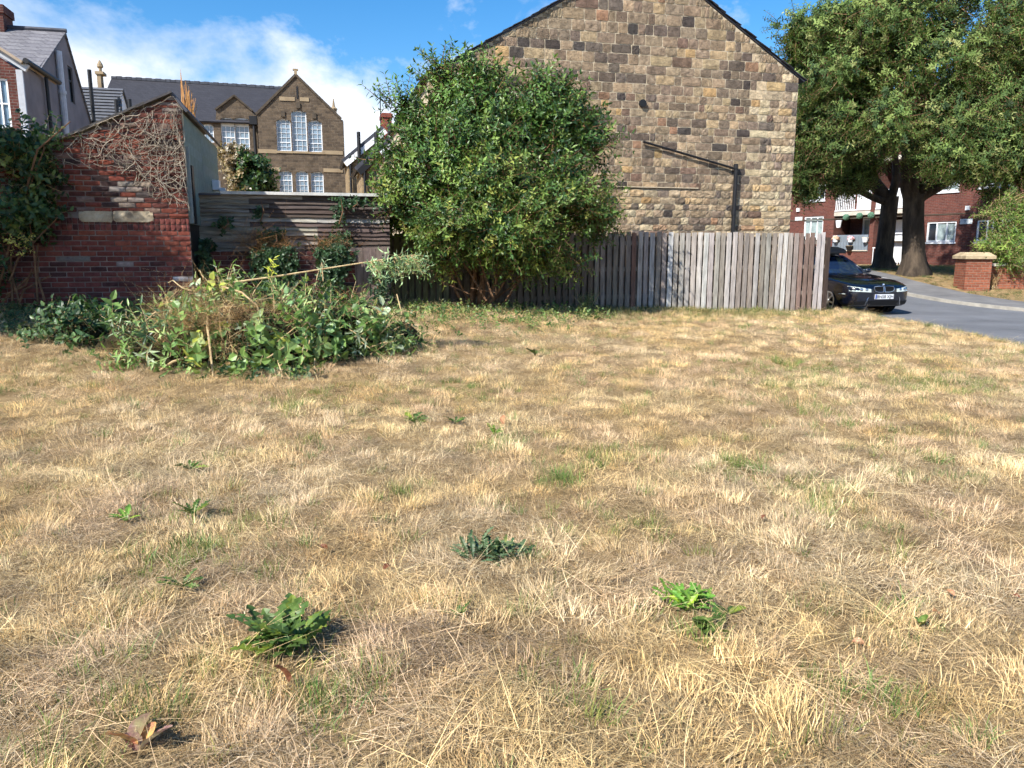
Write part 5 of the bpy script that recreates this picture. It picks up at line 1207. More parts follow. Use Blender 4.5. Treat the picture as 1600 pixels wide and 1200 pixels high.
# ------------------------------------------------------------------ ivy on the low wall and shed
def ivy(label, spots, n, seed, D, cat='ivy'):
    b0 = at(spots[0][0], spots[0][1] + spots[0][3], D); e = empty('ivy', b0, 0, label, cat, 'ivy on the low wall'); r = np.random.default_rng(seed); P2 = []; R2 = []
    mb = MB()
    for (u, v, ru, rv, w) in spots:
        k = int(n * w); uu = u + ru * np.clip(r.normal(0, .5, k), -1.1, 1.1); vv = v + rv * np.clip(r.normal(0, .55, k), -1.1, 1.1)
        for a, b in zip(uu, vv):
            x, z = LW.q(a, b, -.03); onshed = LW.o.z + z > LW.o.z + lzt + .05
            pl_ = W_ if onshed else LW; x, z = pl_.q(a, b, -.04 - r.uniform(0, .07)); p = pl_.w(x, -.04 - r.uniform(0, .09), z); P2.append(p - b0)
            R2.append(eul((r.normal(.1, .35), -1, r.normal(.0, .5)), r.uniform(0, 6.28)))
        a0 = LW.q(u, min(v + rv, 470), -.02); a1 = LW.q(u + ru * .3, v - rv, -.02); mb.tube([LW.w(a0[0], -.02, a0[1]) - b0, LW.w((a0[0] + a1[0]) / 2 + .05, -.03, (a0[1] + a1[1]) / 2) - b0, LW.w(a1[0], -.02, a1[1]) - b0], [.012, .009, .004], 5)
    mb.build('stem', MAT['stem'], e)
    m = len(P2); cl = np.array(srgb(62, 88, 58)[:3]) * r.uniform(.5, 1.5, m)[:, None]
    scatter('leaves', IVY, [tuple(p) for p in P2], R2, r.uniform(.55, 1.0, m), r.integers(0, 5, m), cl, e)
ivy('dark ivy cascading over the middle of the low brick wall', [(430, 410, 32, 28, 1), (425, 376, 20, 12, .35), (440, 445, 26, 26, .6), (407, 330, 3, 16, .03)], 420, 51, 12.7)
ivy('dark ivy at the right end of the low wall by the boarded panel', [(525, 395, 26, 24, .8), (520, 430, 16, 30, .6), (530, 330, 8, 20, .06), (552, 318, 16, 5, .06)], 420, 52, 13.1)
ivy('thin ivy at the left end of the low wall beside the outhouse', [(322, 420, 8, 26, .3), (325, 385, 12, 8, .25), (350, 348, 12, 10, .08)], 300, 53, 12.6)
e0 = at(590, 470, 14.05); e = empty('ivy', e0, 0, 'ivy climbing the foot of the boarded panel next to green palings', 'ivy', 'ivy on the low wall'); r = np.random.default_rng(5); P2 = []; R2 = []
for _ in range(150):
    u, v = r.normal(598, 9), r.uniform(408, 478); p = at(u, v, 13.35 + r.uniform(-.08, .05)); P2.append(tuple(p - e0)); R2.append(eul((r.normal(0, .35), -1, r.normal(0, .5)), r.uniform(0, 6.28)))
scatter('leaves', IVY, P2, R2, r.uniform(.5, .9, 150), r.integers(0, 5, 150), np.array(srgb(58, 82, 56)[:3]) * r.uniform(.5, 1.5, 150)[:, None], e)
MB().tube([Vector((.1, -.6, -.05)), Vector((.12, -.62, .4)), Vector((.08, -.62, .75))], [.012, .01, .004], 5).build('stem', MAT['stem'], e)
# dead brown growth on top of the low wall
def dry_tuft(label, spots, pl, d, n, seed, cols, L=(1.2, 2.4), idx=(16, 18)):
    r = np.random.default_rng(seed); pts = []
    for (u, v, ru, rv) in spots:
        for _ in range(n):
            a, b = u + r.normal(0, .5) * ru, v + r.normal(0, .5) * rv; x, z = pl.q(a, b, d); pts.append(pl.w(x, d + r.uniform(-.08, .08), z))
    b0 = pts[0].copy(); m = len(pts); rt = np.zeros((m, 3)); rt[:, 0] = r.normal(0, .5, m); rt[:, 1] = r.normal(0, .5, m); rt[:, 2] = r.uniform(0, 6.28, m)
    e = empty('dead_growth', b0, 0, label, 'dead plant'); scatter('stalks', GRASS, [tuple(p - b0) for p in pts], rt, r.uniform(L[0], L[1], m), r.integers(idx[0], idx[1], m), np.array([srgb(*c_)[:3] for c_ in cols])[r.integers(0, len(cols), m)] * r.uniform(.6, 1.2, m)[:, None], e)
dry_tuft('matted brown dead growth on top of the low wall', [(385, 382, 22, 8), (430, 390, 50, 6), (505, 388, 35, 8)], LW, -.03, 40, 61, [(150, 110, 66), (176, 134, 86), (110, 84, 56)])
# tall orange dried plume behind the outhouse peak
po = at(296, 200, 15.2); pl_ = empty('dried_plume', po, 0, 'tall orange-brown dried plant rising behind the outhouse peak', 'dried plant'); mb = MB(); R = random.Random(2)
for k in range(46):
    u = R.gauss(296, 6.5); hgt = R.uniform(125, 165) + abs(u - 290) * 1.5; a = at(R.gauss(296, 5), 205, 15.2) - po; b = at(u, hgt - (18 if k < 3 else 0), 15.2 + R.uniform(-.2, .2)) - po
    if k < 3: b = at(282, 108 + k * 6, 15.2) - po
    s_ = R.uniform(.6, 1.1); mb.tube([a, a.lerp(b, .5) + Vector((R.gauss(0, .03), 0, 0)), b], [.007, .012, .003], 4, 0, (s_, s_, s_, 1))
mb.build('stalks', m_noise('dried_stalk', [(.3, srgb(164, 112, 64)), (.7, srgb(206, 158, 102))], 4, .9, .3), pl_)
# rubble stump with creeper beyond the shed roof
rp = at(372, 298, 21.0); rk = empty('creeper_bush', rp, 0, 'dark green creeper and pale brush beyond the shed roof, below the school', 'bush')
crown('foliage', rk, IVY, [bl(400, 280, 21, 18, 30, .4, 2), bl(390, 250, 21, 10, 8, .2, .4), bl(345, 295, 21, 10, 12, .3, .5)], 620, [(srgb(52, 78, 46), 3), (srgb(80, 108, 54), 1)], rp, 90, .4, (1.2, 2.0))
crown('dead_brush', rk, IVY, [bl(372, 262, 21, 18, 22, .4, 2), bl(362, 240, 21, 16, 6, .3, .7), bl(380, 285, 20.9, 12, 14, .3, .8)], 420, [(srgb(176, 158, 122), 3), (srgb(132, 112, 80), 2), (srgb(206, 196, 176), 1)], rp, 91, .4, (1.0, 1.6))
MB().prism([(-.6, -1.0), (.55, -1.0), (.5, .2), (.1, .75), (-.35, .85), (-.62, .1)], .25, .8).build('stump', MAT['bark'], rk)

# ------------------------------------------------------------------ dead ivy stems on the outhouse wall
iv = empty('dead_ivy', B.w(-.3, -.02, 1.0), ANG, 'tangle of bleached dead ivy stems on the upper outhouse wall', 'dead ivy')
mb = MB(); R = random.Random(77); off = Vector((-.3, -.02, 1.0))
topl = lambda x: np.interp(x, [bpoly[4][0], bpoly[3][0], 0], [bpoly[4][1], bpoly[3][1], bpoly[2][1]])
zlow = lambda x: np.interp(x, [-2.4, -1.7, -1.0, -.5, 0], [B.q(90, 232)[1], B.q(130, 255)[1], B.q(215, 252)[1], B.q(250, 300)[1], B.q(300, 318)[1]])
for k in range(290):
    x = -abs(R.gauss(0, .52)) - .01 if k < 250 else R.uniform(-2.1, -.7); x = max(x, -2.2); z = R.uniform(zlow(x) + .0, topl(x) - .02)
    if k >= 250: z = R.uniform(topl(x) - .35, topl(x) - .03)
    th = R.choice((R.gauss(-2.2, .5), R.gauss(-.6, .5), R.gauss(1.0, .6), R.gauss(-1.6, .4))); n_ = R.randint(5, 11); r_ = R.choice((.0022, .0028, .0034, .0045, .007)); y = -.03 - R.uniform(0, .07); pts = []
    for i in range(n_):
        pts.append(Vector((x, y, z)) - off); th += R.gauss(0, .35); x += math.cos(th) * .06; z += math.sin(th) * .06; y += R.gauss(0, .008); y = min(y, -.025)
        x = min(x, .02); z = min(z, topl(min(x, 0)) + .03)
        if z < zlow(x) - .12: break
    if len(pts) > 2:
        s_ = R.uniform(.55, 1.15); mb.tube(pts, [r_ * (1 - .6 * i / len(pts)) for i in range(len(pts))], 4, 0, (s_, s_, s_, 1))
m_dead = m_tint('bleached_stem', 'mesh', .75, 1.2, 20, .9, .4, .003)
for i, c_ in enumerate(mb.c): mb.c[i] = tuple(a * b for a, b in zip(c_, srgb(168, 156, 138)[:3])) + (1,)
mb.build('stems', m_dead, iv)
# ------------------------------------------------------------------ the heap of clippings
pc = at(400, 560, 9.3); pc.z = hz(pc.x, pc.y)
pile = empty('clippings_heap', pc, 0, 'large heap of cut leafy branches, ivy and dry grass on the lawn', 'clippings heap')
above = lambda p: p[:, 2] > height(p[:, 0], p[:, 1]) - .02
# camera at left: lobes (u, v, distance, half width px, half height px, half depth m)
PB = [bl(400, 548, 9.3, 140, 86, .85, 5), bl(290, 552, 9.0, 100, 58, .7, 2.6), bl(505, 538, 9.5, 90, 66, .65, 2.8), bl(560, 545, 9.7, 56, 48, .5, 1.4), bl(130, 548, 9.5, 66, 60, .5, 2.8), bl(205, 550, 9.3, 62, 54, .5, 2.2), bl(615, 535, 10.2, 54, 38, .5, 1.6), bl(660, 550, 10.2, 34, 16, .3, .6), bl(92, 574, 9.7, 30, 28, .3, .8)]
core = MB()
for (x, y, z, rx, ry, rz_, w) in PB:
    c0 = uvball(1.0, 14, 9, .16, int(x * 100)); core.add([(v[0] * rx * .82 + x - pc.x, v[1] * ry * .82 + y - pc.y, v[2] * rz_ * .8 + z - pc.z) for v in c0.v], c0.f)
core.build('matted_core', m_noise('matted_core', [(.3, srgb(36, 34, 22)), (.55, srgb(70, 62, 38)), (.8, srgb(120, 98, 62))], 7, .95, 1.0, .06, obj=False), pile)
CUT = [(srgb(180, 194, 158), 1.5), (srgb(150, 124, 84), .6), (srgb(120, 150, 80), 5), (srgb(94, 124, 66), 4), (srgb(148, 172, 106), 3.5), (srgb(64, 90, 56), 3), (srgb(164, 178, 116), 1.6), (srgb(178, 184, 84), .5)]
DKC = [(srgb(58, 86, 54), 4), (srgb(76, 104, 62), 3), (srgb(98, 124, 76), 1.5)]
crown('lance_leaves', pile, LANCE, PB[:4] + PB[5:6], 1500, CUT, pc, 101, .8, (.7, 1.5), .1, .1, .8, above)
crown('broad_leaves', pile, BROAD, PB[:4] + PB[5:6], 950, CUT, pc, 102, .8, (.8, 1.7), .1, .1, .8, above)
crown('ivy_leaves', pile, BROAD, PB[4:6] + PB[8:], 760, DKC, pc, 103, .84, (.7, 1.3), .1, .1, .8, above)
crown('outer_leaves', pile, LANCE, PB[6:8] + PB[3:4], 620, CUT, pc, 104, .82, (.7, 1.1), .15, .0, .8, above)
crown('big_leaves', pile, BROAD, [bl(485, 515, 8.5, 24, 18, .12, 1), bl(505, 500, 8.55, 10, 14, .1, .4), bl(440, 580, 8.2, 16, 10, .1, .4), bl(215, 545, 8.6, 30, 14, .1, .4), bl(600, 520, 9.6, 30, 14, .1, .4)], 46, [(srgb(122, 156, 104), 2), (srgb(140, 168, 96), 1)], pc, 105, .3, (1.3, 1.8), -.2, .3, .6)
crown('skirt_leaves', pile, BROAD, [bl(330, 588, 8.35, 180, 10, .3, 3), bl(80, 582, 9.2, 60, 10, .4, 1), bl(640, 555, 10, 60, 8, .4, 1)], 240, DKC + CUT, pc, 106, .3, (.5, .9), .1, .1, .6, above)
# dry grass caught in it
r = np.random.default_rng(7); pts = []
for (u, v, D, ru, rv, n) in ((330, 455, 9.0, 44, 10, 30), (265, 490, 8.8, 24, 20, 22), (385, 488, 8.6, 60, 8, 44), (330, 505, 8.4, 40, 10, 34), (260, 540, 8.5, 50, 10, 22), (460, 500, 8.9, 40, 8, 10), (300, 500, 8.6, 30, 8, 16), (560, 480, 9.8, 30, 6, 10), (345, 545, 8.4, 40, 6, 14)):
    for _ in range(n): pts.append(at(u + r.normal(0, .6) * ru, v + r.normal(0, .6) * rv, D + r.uniform(-.15, .25)) - pc)
m = len(pts); rt = np.stack([r.normal(0, .7, m), r.normal(0, .7, m), r.uniform(0, 6.28, m)], 1)
scatter('dry_grass', GRASS, [tuple(p) for p in pts], rt, r.uniform(1.0, 2.0, m), r.choice([5, 6, 7, 8, 9, 16, 17], m), np.array([srgb(186, 150, 102)[:3], srgb(212, 182, 132)[:3], srgb(140, 110, 74)[:3]])[r.integers(0, 3, m)] * r.uniform(.7, 1.15, m)[:, None], pile)
STK = [((325, 478, 8.75), (324, 510, 8.4), (329, 550, 8.25), (333, 588, 8.15), .014), ((345, 447, 8.9), (378, 457, 8.7), (402, 478, 8.6), (407, 500, 8.55), .012), ((240, 586, 8.3), (270, 565, 8.25), (305, 555, 8.3), (325, 540, 8.4), .014),
       ((218, 512, 8.6), (240, 490, 8.7), (262, 470, 8.8), (280, 452, 8.9), .008), ((165, 562, 8.9), (195, 550, 8.8), (225, 540, 8.7), (250, 532, 8.7), .008), ((395, 572, 8.3), (420, 558, 8.35), (440, 545, 8.4), (455, 535, 8.5), .009),
       ((505, 440, 9.3), (503, 410, 9.4), (496, 430, 9.3), (490, 460, 9.2), .007), ((492, 560, 8.4), (491, 580, 8.3), (498, 596, 8.1), (515, 605, 8.0), .006), ((300, 455, 8.9), (285, 450, 9.0), (270, 438, 9.2), (262, 442, 9.2), .007),
       ((620, 460, 10.2), (628, 490, 9.9), (622, 505, 9.9), (632, 520, 9.8), .008), ((345, 450, 9.0), (350, 470, 8.9), (330, 480, 8.8), (315, 470, 8.8), .007), ((570, 590, 8.6), (545, 582, 8.6), (520, 588, 8.4), (505, 570, 8.4), .006),
       ((180, 487, 9.3), (186, 478, 9.3), (192, 470, 9.3), (186, 480, 9.3), .006), ((405, 470, 8.8), (420, 466, 8.9), (438, 466, 8.9), (455, 470, 8.9), .006), ((325, 440, 9.0), (316, 430, 9.1), (312, 422, 9.1), (318, 435, 9.0), .006)]
for i, (a, b, c_, d, r_) in enumerate(STK):
    pts = [at(*p) - pc for p in (a, b, c_, d)]; MB().tube(pts, [r_, r_ * .95, r_ * .85, r_ * .6], 6).build('stick', MAT['twig'], pile)
# the long cut branch sticking out to the right
ba, bb_ = at(366, 441, 9.0), at(650, 402, 9.4)
br = empty('cut_branch', ba, 0, 'long bare cut branch with a spray of pale leaves sticking out of the heap', 'branch')
pts = [at(366, 441, 9.0) - ba, at(430, 432, 9.1) - ba, at(500, 421, 9.2) - ba, at(570, 410, 9.3) - ba, at(620, 402, 9.4) - ba, at(648, 398, 9.4) - ba]
MB().tube(pts, [.012, .011, .009, .008, .006, .003], 6).build('stem', MAT['twig'], br)
r = np.random.default_rng(12); P2 = []; R2 = []
for k in range(44):
    t_ = r.uniform(.6, 1.0); j = min(4, int(t_ * 5)); p = pts[j].lerp(pts[j + 1], t_ * 5 - j); P2.append(tuple(p + Vector((0, r.uniform(-.03, .03), 0)))); R2.append(eul((r.normal(.5, .4), r.normal(-.1, .5), r.normal(-.55, .4)), r.uniform(0, 6.28)))
for u, v in ((418, 431), (422, 436), (500, 432)): P2.append(tuple(at(u, v, 9.05) - ba)); R2.append(eul((.3, -.3, .6), 1.0))
m = len(P2); cl = np.array(srgb(170, 196, 150)[:3]) * r.uniform(.8, 1.25, m)[:, None]; cl[-3:-1] = np.array(srgb(206, 214, 80)[:3])
scatter('leaves', LANCE, P2, R2, r.uniform(.75, 1.05, m), r.integers(0, 4, m), cl, br)

# ------------------------------------------------------------------ weeds in the lawn
def lobed_leaf(name, mat, seed, lobes=5, W=.2, deep=.6, arch_=.5, broad=False, N=11):
    R = random.Random(seed); mb = MB(); vs_ = []; cs = []
    for i in range(N + 1):
        t_ = i / N; env = (math.sin(math.pi * min(1, t_ * .92 + .04)) ** .8) * (t_ * .7 + .3) if not broad else math.sin(math.pi * min(1, t_ * .9 + .08)) ** .7
        sw = 1 if broad else (1 - deep * (i % 2)) * R.uniform(.8, 1.15)
        w = W * env * sw + .012; x = t_; zc = arch_ * (t_ * .9 - t_ * t_ * .85) * 1.0; tw = R.uniform(-.02, .02); back = 0 if i % 2 or broad else -.05
        vs_ += [(x + back, w, zc + w * .35 + tw), (x, 0, zc), (x + back, -w, zc + w * .35 - tw)]; cs += [R.uniform(.85, 1.15)] * 3
    fs_ = []
    for i in range(N):
        a = i * 3; fs_ += [(a, a + 3, a + 4, a + 1), (a + 1, a + 4, a + 5, a + 2)]
    mb.add(vs_, fs_); mb.c = [(k, k, k, 1) for k in cs]; return mb.mesh(name, mat)
def m_weed(name, c1, c2):
    t = NT(name); nz = t.noise(t.pos(), 3.0, 4); ob = t.n('ShaderNodeObjectInfo').outputs['Color']
    col = t.mix(1.0, t.ramp(nz, [(.35, c1), (.65, c2)]), ob, 'MULTIPLY'); t.set(col, .45, .45)
    tr = t.n('ShaderNodeBsdfTranslucent'); t.l(col, tr.inputs[0]); ms = t.n('ShaderNodeMixShader'); ms.inputs[0].default_value = .25
    t.l(t.p.outputs[0], ms.inputs[1]); t.l(tr.outputs[0], ms.inputs[2]); t.l(ms.outputs[0], t.out.inputs[0]); return t.m
MW = {'dark': m_weed('dark_weed', srgb(60, 86, 36), srgb(94, 120, 56)), 'bright': m_weed('bright_weed', srgb(84, 128, 44), srgb(118, 158, 62)), 'blue': m_weed('thistle_weed', srgb(64, 88, 54), srgb(98, 120, 82)), 'purple': m_weed('purple_dock', srgb(138, 84, 92), srgb(168, 150, 112)), 'brown': m_weed('brown_leaf', srgb(96, 58, 44), srgb(140, 88, 60)), 'orange': m_weed('orange_leaf', srgb(170, 112, 78), srgb(196, 152, 112))}
LM = {}
for k in MW:
    br_ = k in ('purple', 'brown', 'orange')
    LM[k] = [lobed_leaf('leaf', MW[k], 300 + i, W=(.3 if br_ else .25 if k != 'blue' else .2), deep=.72 if k != 'bright' else .6, arch_=(.35, .5, .25)[i], broad=br_) for i in range(3)]
LM['dock'] = [lobed_leaf('leaf', MW['dark'], 400 + i, W=.3, arch_=.3, broad=True) for i in range(3)]
def weed(label, u, v, kind, n, L, seed, tilt=(.15, .8), cat='weed', group=None, name='weed', spread=0.0, sq=1.0):
    p = G(u, v); R = random.Random(seed); e = empty(name, (p.x, p.y, hz(p.x, p.y)), R.uniform(0, 6.28), label, cat, group)
    for i in range(n):
        o = link('leaf', random.choice(LM[kind]), e); a = i * 2.4 + R.gauss(0, .25); l_ = L * R.uniform(.55, 1.1)
        k = R.uniform(.7, 1.3); o.color = (k * R.uniform(.9, 1.15), k, k * R.uniform(.8, 1.1), 1) if R.random() > .08 else (2.0, 1.5, .9, 1); o.scale = (l_, l_, l_)
        rr = R.uniform(0, spread); aa = R.uniform(0, 6.28); o.location = (rr * math.cos(aa), rr * math.sin(aa) * sq, .012 + R.uniform(0, .015)); o.rotation_euler = (R.gauss(0, .25), -R.uniform(*tilt), a)
    return e
weed('large dark green dandelion rosette, nearest clump left of centre', 440, 1012, 'dark', 58, .17, 1, (.05, .8), spread=.1)
weed('flat blue-green thistle patch in the middle of the lawn', 770, 872, 'blue', 110, .11, 2, (.1, .9), spread=.17, sq=.7)
weed('bright green jagged-leaved weed on the right of the near lawn', 1072, 948, 'bright', 80, .1, 3, (.1, .9), spread=.1)
weed('dark broad-leaved weed just below the bright green weed', 1108, 990, 'dock', 9, .1, 4, (.05, .5), spread=.05)
weed('small dark green weed right of the bright green weed', 1136, 968, 'dock', 5, .09, 5, (.1, .5), spread=.03)
weed('small green dandelion left of the big dark rosette', 286, 925, 'dark', 13, .12, 6, (.1, .7))
weed('little light green weed on the left of the lawn', 198, 818, 'bright', 9, .12, 7, (.1, .6))
weed('small green weed right of the little light green weed', 302, 810, 'dark', 11, .13, 8, (.2, .9))
weed('small dark weed in the dry grass below the heap', 298, 738, 'dark', 11, .12, 9, (.1, .7))
weed('low spreading dandelion in the middle distance below the shrub', 648, 662, 'dark', 13, .16, 10, (.1, .6))
weed('small dandelion just right of the low spreading one', 712, 664, 'dark', 9, .12, 11, (.1, .7))
weed('distant small weed on the open lawn before the fence', 836, 557, 'dark', 10, .15, 12, (.2, .9))
weed('purple-tinged dock leaves at the bottom left corner', 215, 1180, 'purple', 6, .11, 13, (.3, .9), spread=.03)
weed('tiny dark weed behind the straw left of centre', 716, 972, 'dark', 7, .08, 14, (.2, .9))
weed('tiny green weed near the lower right edge', 1438, 985, 'dock', 4, .05, 15, (.2, .8))
weed('yellow-green weed beside the orange leaf', 772, 682, 'bright', 9, .11, 16, (.3, 1.0))
for i, (u, v, k) in enumerate(((450, 1080, 'brown'), (787, 669, 'orange'), (1478, 934, 'orange'), (1592, 946, 'brown'), (1456, 968, 'orange'), (1260, 744, 'orange'), (1350, 1020, 'orange'), (512, 868, 'brown'), (1190, 820, 'brown'), (600, 900, 'brown'), (930, 548, 'brown'))):
    lab = ('dark red-brown dead leaf standing below the big dandelion', 'upright orange dead leaf in the middle distance', 'curled orange-brown leaf right of the bright green weed', 'brown dead leaf at the right edge of the lawn',
           'orange-brown leaf beside the tiny weed near the lower right edge', 'pale orange leaf in the straw on the right of the lawn', 'orange leaf on the straw below and right of the bright weed', 'brown dead leaf left of centre, above the big dandelion',
           'brown dead leaf in the straw on the right half of the lawn', 'brown dead leaf just left of the flat thistle patch', 'far brown dead leaf on the open lawn before the fence')[i]
    p = G(u, v); R = random.Random(500 + i); e = link('fallen_leaf', LM[k][i % 3]); e.location = (p.x, p.y, hz(p.x, p.y) + .035); L_ = .08 if i < 2 else R.uniform(.03, .05)
    e.scale = (L_, L_, L_ * 1.6); e.rotation_euler = (R.gauss(0, .4), -1.0 if i < 2 else R.gauss(0, .3), R.uniform(0, 6.28)); tag(e, lab, 'dead leaf', 'dead leaves on the lawn')

# ------------------------------------------------------------------ weedy fringe along the fence and walls
r = np.random.default_rng(41)
def fringe(n, u0, u1, voff, vs, grp, cols, sc, label, name, lift=.5):
    u = r.uniform(u0, u1, n); P2 = []; R2 = []
    for a in u:
        x = None; base_v = np.interp(a, [0, 306, 600, 950, 1290], [488, 486, 480, 486, 478]); p = G(a, base_v + voff + abs(r.normal(0, vs))); P2.append((p.x, p.y, hz(p.x, p.y) + .02)); R2.append(eul((r.normal(0, .6), r.normal(-.2, .5), lift + r.uniform(0, .6)), r.uniform(0, 6.28)))
    cl = np.array([srgb(*c_)[:3] for c_ in cols])[r.integers(0, len(cols), n)] * r.uniform(.6, 1.25, n)[:, None]
    tag(scatter(name, grp, P2, R2, r.uniform(sc[0], sc[1], n), r.integers(0, grp['n'], n), cl), label, 'ground cover')
fringe(340, 600, 960, 2, 10, BROAD, ((84, 112, 58), (106, 132, 70), (66, 92, 52), (140, 150, 86)), (.45, .8), 'low leafy weeds growing along the foot of the fence', 'fence_weeds')
fringe(130, 640, 900, 18, 10, BROAD, ((98, 128, 64), (120, 146, 80)), (.35, .6), 'scattered low green leaves on the lawn before the shrub', 'lawn_weeds')
fringe(300, 0, 300, 2, 16, BROAD, ((62, 84, 48), (84, 102, 56), (110, 112, 70)), (.5, .9), 'shaded leafy litter along the foot of the outhouse', 'wall_weeds')
n = 1500; u = r.uniform(905, 1300, n); P2 = []
for a in u:
    p = G(a, np.interp(a, [905, 1290], [484, 478]) + abs(r.normal(0, 7))); P2.append((p.x, p.y, hz(p.x, p.y)))
rt = np.zeros((n, 3)); rt[:, 2] = r.uniform(0, 6.28, n); cl = np.array([srgb(112, 124, 66)[:3], srgb(150, 142, 88)[:3], srgb(88, 104, 56)[:3], srgb(196, 172, 120)[:3]])[r.integers(0, 4, n)] * r.uniform(.7, 1.2, n)[:, None]
tag(scatter('fence_grass', GRASS, P2, rt, r.uniform(1.0, 2.1, n), r.integers(10, 16, n), cl), 'longer greenish grass along the foot of the pale fence', 'grass')
n = 420; u = r.uniform(1300, 1600, n); P2 = []
for a in u:
    y = r.uniform(11, 18.4); x = 7.88 + r.normal(0, .07); P2.append((x, y, hz(x, y)))
rt = np.zeros((n, 3)); rt[:, 2] = r.uniform(0, 6.28, n)
tag(scatter('kerb_grass', GRASS, P2, rt, r.uniform(.9, 1.6, n), r.integers(10, 18, n), cl[:n]), 'taller grass along the edge of the road', 'grass')
def tall_weed(label, u, v, hgt, n, seed, cols, grp=LANCE, sc=.7):
    p = G(u, v); R = random.Random(seed); e = empty('tall_weed', p, 0, label, 'weed'); mb = MB(); P2 = []; R2 = []
    for k in range(n):
        a = Vector((R.gauss(0, .06), R.gauss(0, .05), 0)); b = Vector((R.gauss(0, .16), R.gauss(0, .12), hgt * R.uniform(.6, 1.05))); mb.tube([a, a.lerp(b, .5) + Vector((R.gauss(0, .03), 0, 0)), b], [.006, .005, .002], 4)
        for j in range(5):
            q_ = a.lerp(b, .3 + .14 * j); P2.append(tuple(q_)); R2.append(eul((R.gauss(0, .5), R.gauss(0, .5), .8), R.uniform(0, 6.28)))
    mb.build('stems', MAT['twig'], e); m = len(P2); rr = np.random.default_rng(seed)
    scatter('leaves', grp, P2, R2, rr.uniform(.3, .6, m) * sc, rr.integers(0, grp['n'], m), np.array([srgb(*c_)[:3] for c_ in cols])[rr.integers(0, len(cols), m)], e)
tall_weed('tall straggly weed at the fence end beside the car wheel', 1293, 476, .72, 8, 1, ((132, 134, 88), (108, 118, 70)))
tall_weed('bushy green weed at the foot of the fence right of the shrub', 918, 486, .36, 14, 2, ((96, 128, 70), (112, 144, 84)), sc=1.0)
tall_weed('thin dry weed standing before the green palings', 630, 484, .5, 4, 3, ((150, 130, 90), (120, 110, 70)), sc=.5)
tall_weed('reddish dry weeds at the foot of the brick pier', 1552, 452, .6, 16, 4, ((150, 104, 70), (170, 130, 90)), sc=.7)
# ------------------------------------------------------------------ the parked car
CA = math.radians(15)
front = Vector((8.80, 18.3, 0)); hd = Vector((math.sin(CA), -math.cos(CA), 0)); ctr = front - hd * 2.24
ctr.z = hz(ctr.x + .5, ctr.y - 1.2) + .012
t = NT('navy_paint'); t.set(srgb(8, 11, 24), .25, .5); t.p.inputs['Coat Weight'].default_value = 1.0; t.p.inputs['Coat Roughness'].default_value = .04; m_paint = t.m
m_rub = m_plain('tyre_rubber', srgb(26, 26, 27), .85, .2); m_dark = m_plain('dark_plastic', srgb(18, 18, 20), .6, .3)
m_chr = NT('chrome').set(srgb(205, 208, 212), .15, .5, 1.0); m_alloy = NT('alloy').set(srgb(190, 192, 196), .28, .5, .9)
t = NT('headlamp_glass'); t.set(srgb(196, 204, 196), .08, .8); t.p.inputs['Coat Weight'].default_value = 1.0; m_lamp = t.m
t = NT('car_glass'); t.set(srgb(24, 40, 66), .04, 1.0); m_cg = t.m
car = empty('parked_car', ctr, math.atan2(hd.y, hd.x), 'dark navy estate car parked at the fence end with its front to us', 'car')
# half sections from the nose back: x, sill z, half width, mid z, shoulder half width, shoulder z, centre z
SEC = [(2.26, .30, .46, .52, .40, .60, .63), (2.235, .22, .66, .50, .60, .64, .69), (2.15, .19, .785, .50, .72, .70, .745), (2.0, .18, .85, .52, .78, .745, .80), (1.75, .18, .885, .54, .82, .80, .855), (1.35, .18, .905, .56, .84, .86, .91), (1.0, .18, .908, .56, .845, .90, .955), (.72, .18, .908, .56, .845, .925, .985), (.2, .18, .908, .56, .85, .935, .95), (-.6, .18, .908, .56, .85, .945, .955), (-1.4, .19, .905, .56, .845, .955, .965), (-1.9, .22, .87, .56, .81, .95, .96), (-2.18, .30, .80, .56, .74, .92, .94), (-2.25, .38, .70, .56, .66, .86, .88)]
def half(s):
    x, zs, w, zm, ws, zsh, zc = s
    return [(0, zs), (w * .8, zs), (w * .96, zs + .05), (w, (zs + zm) / 2 + .02), (w, zm + .06), ((w + ws) / 2 + .015, zsh - .05), (ws - .02, zsh), (ws * .62, zc - .018), (0, zc)]
mb = MB(); rows = []
for s_ in SEC:
    h = half(s_); ring = [(s_[0], y, z) for y, z in h] + [(s_[0], -y, z) for y, z in h[-2:0:-1]]; rows.append(ring)
n = len(rows[0]); vs_ = [p for rw in rows for p in rw]; fs_ = [(i * n + j, i * n + (j + 1) % n, (i + 1) * n + (j + 1) % n, (i + 1) * n + j) for i in range(len(rows) - 1) for j in range(n)]
fs_ += [tuple(range(n - 1, -1, -1)), tuple((len(rows) - 1) * n + j for j in range(n))]
mb.add(vs_, fs_); body = mb.build('body', m_paint, car, smooth=True)
sd = body.modifiers.new('s', 'SUBSURF'); sd.levels = sd.render_levels = 2
WX_ = (1.42, -1.34); cut = MB()
for wx in WX_:
    for sg in (1, -1): cut.tube([(wx, sg * .55, .31), (wx, sg * 1.2, .31)], .355, 28)
cut.f = [f[::-1] for f in cut.f]
co = cut.build('cutter', m_dark); co.parent = car
bm_ = body.modifiers.new('b', 'BOOLEAN'); bm_.object = co; bm_.operation = 'DIFFERENCE'; bm_.solver = 'EXACT'
bpy.context.view_layer.update()
dg = bpy.context.evaluated_depsgraph_get(); nm = bpy.data.meshes.new_from_object(body.evaluated_get(dg)); body.modifiers.clear(); body.data = nm
bpy.data.objects.remove(co)
for poly in body.data.polygons: poly.use_smooth = True
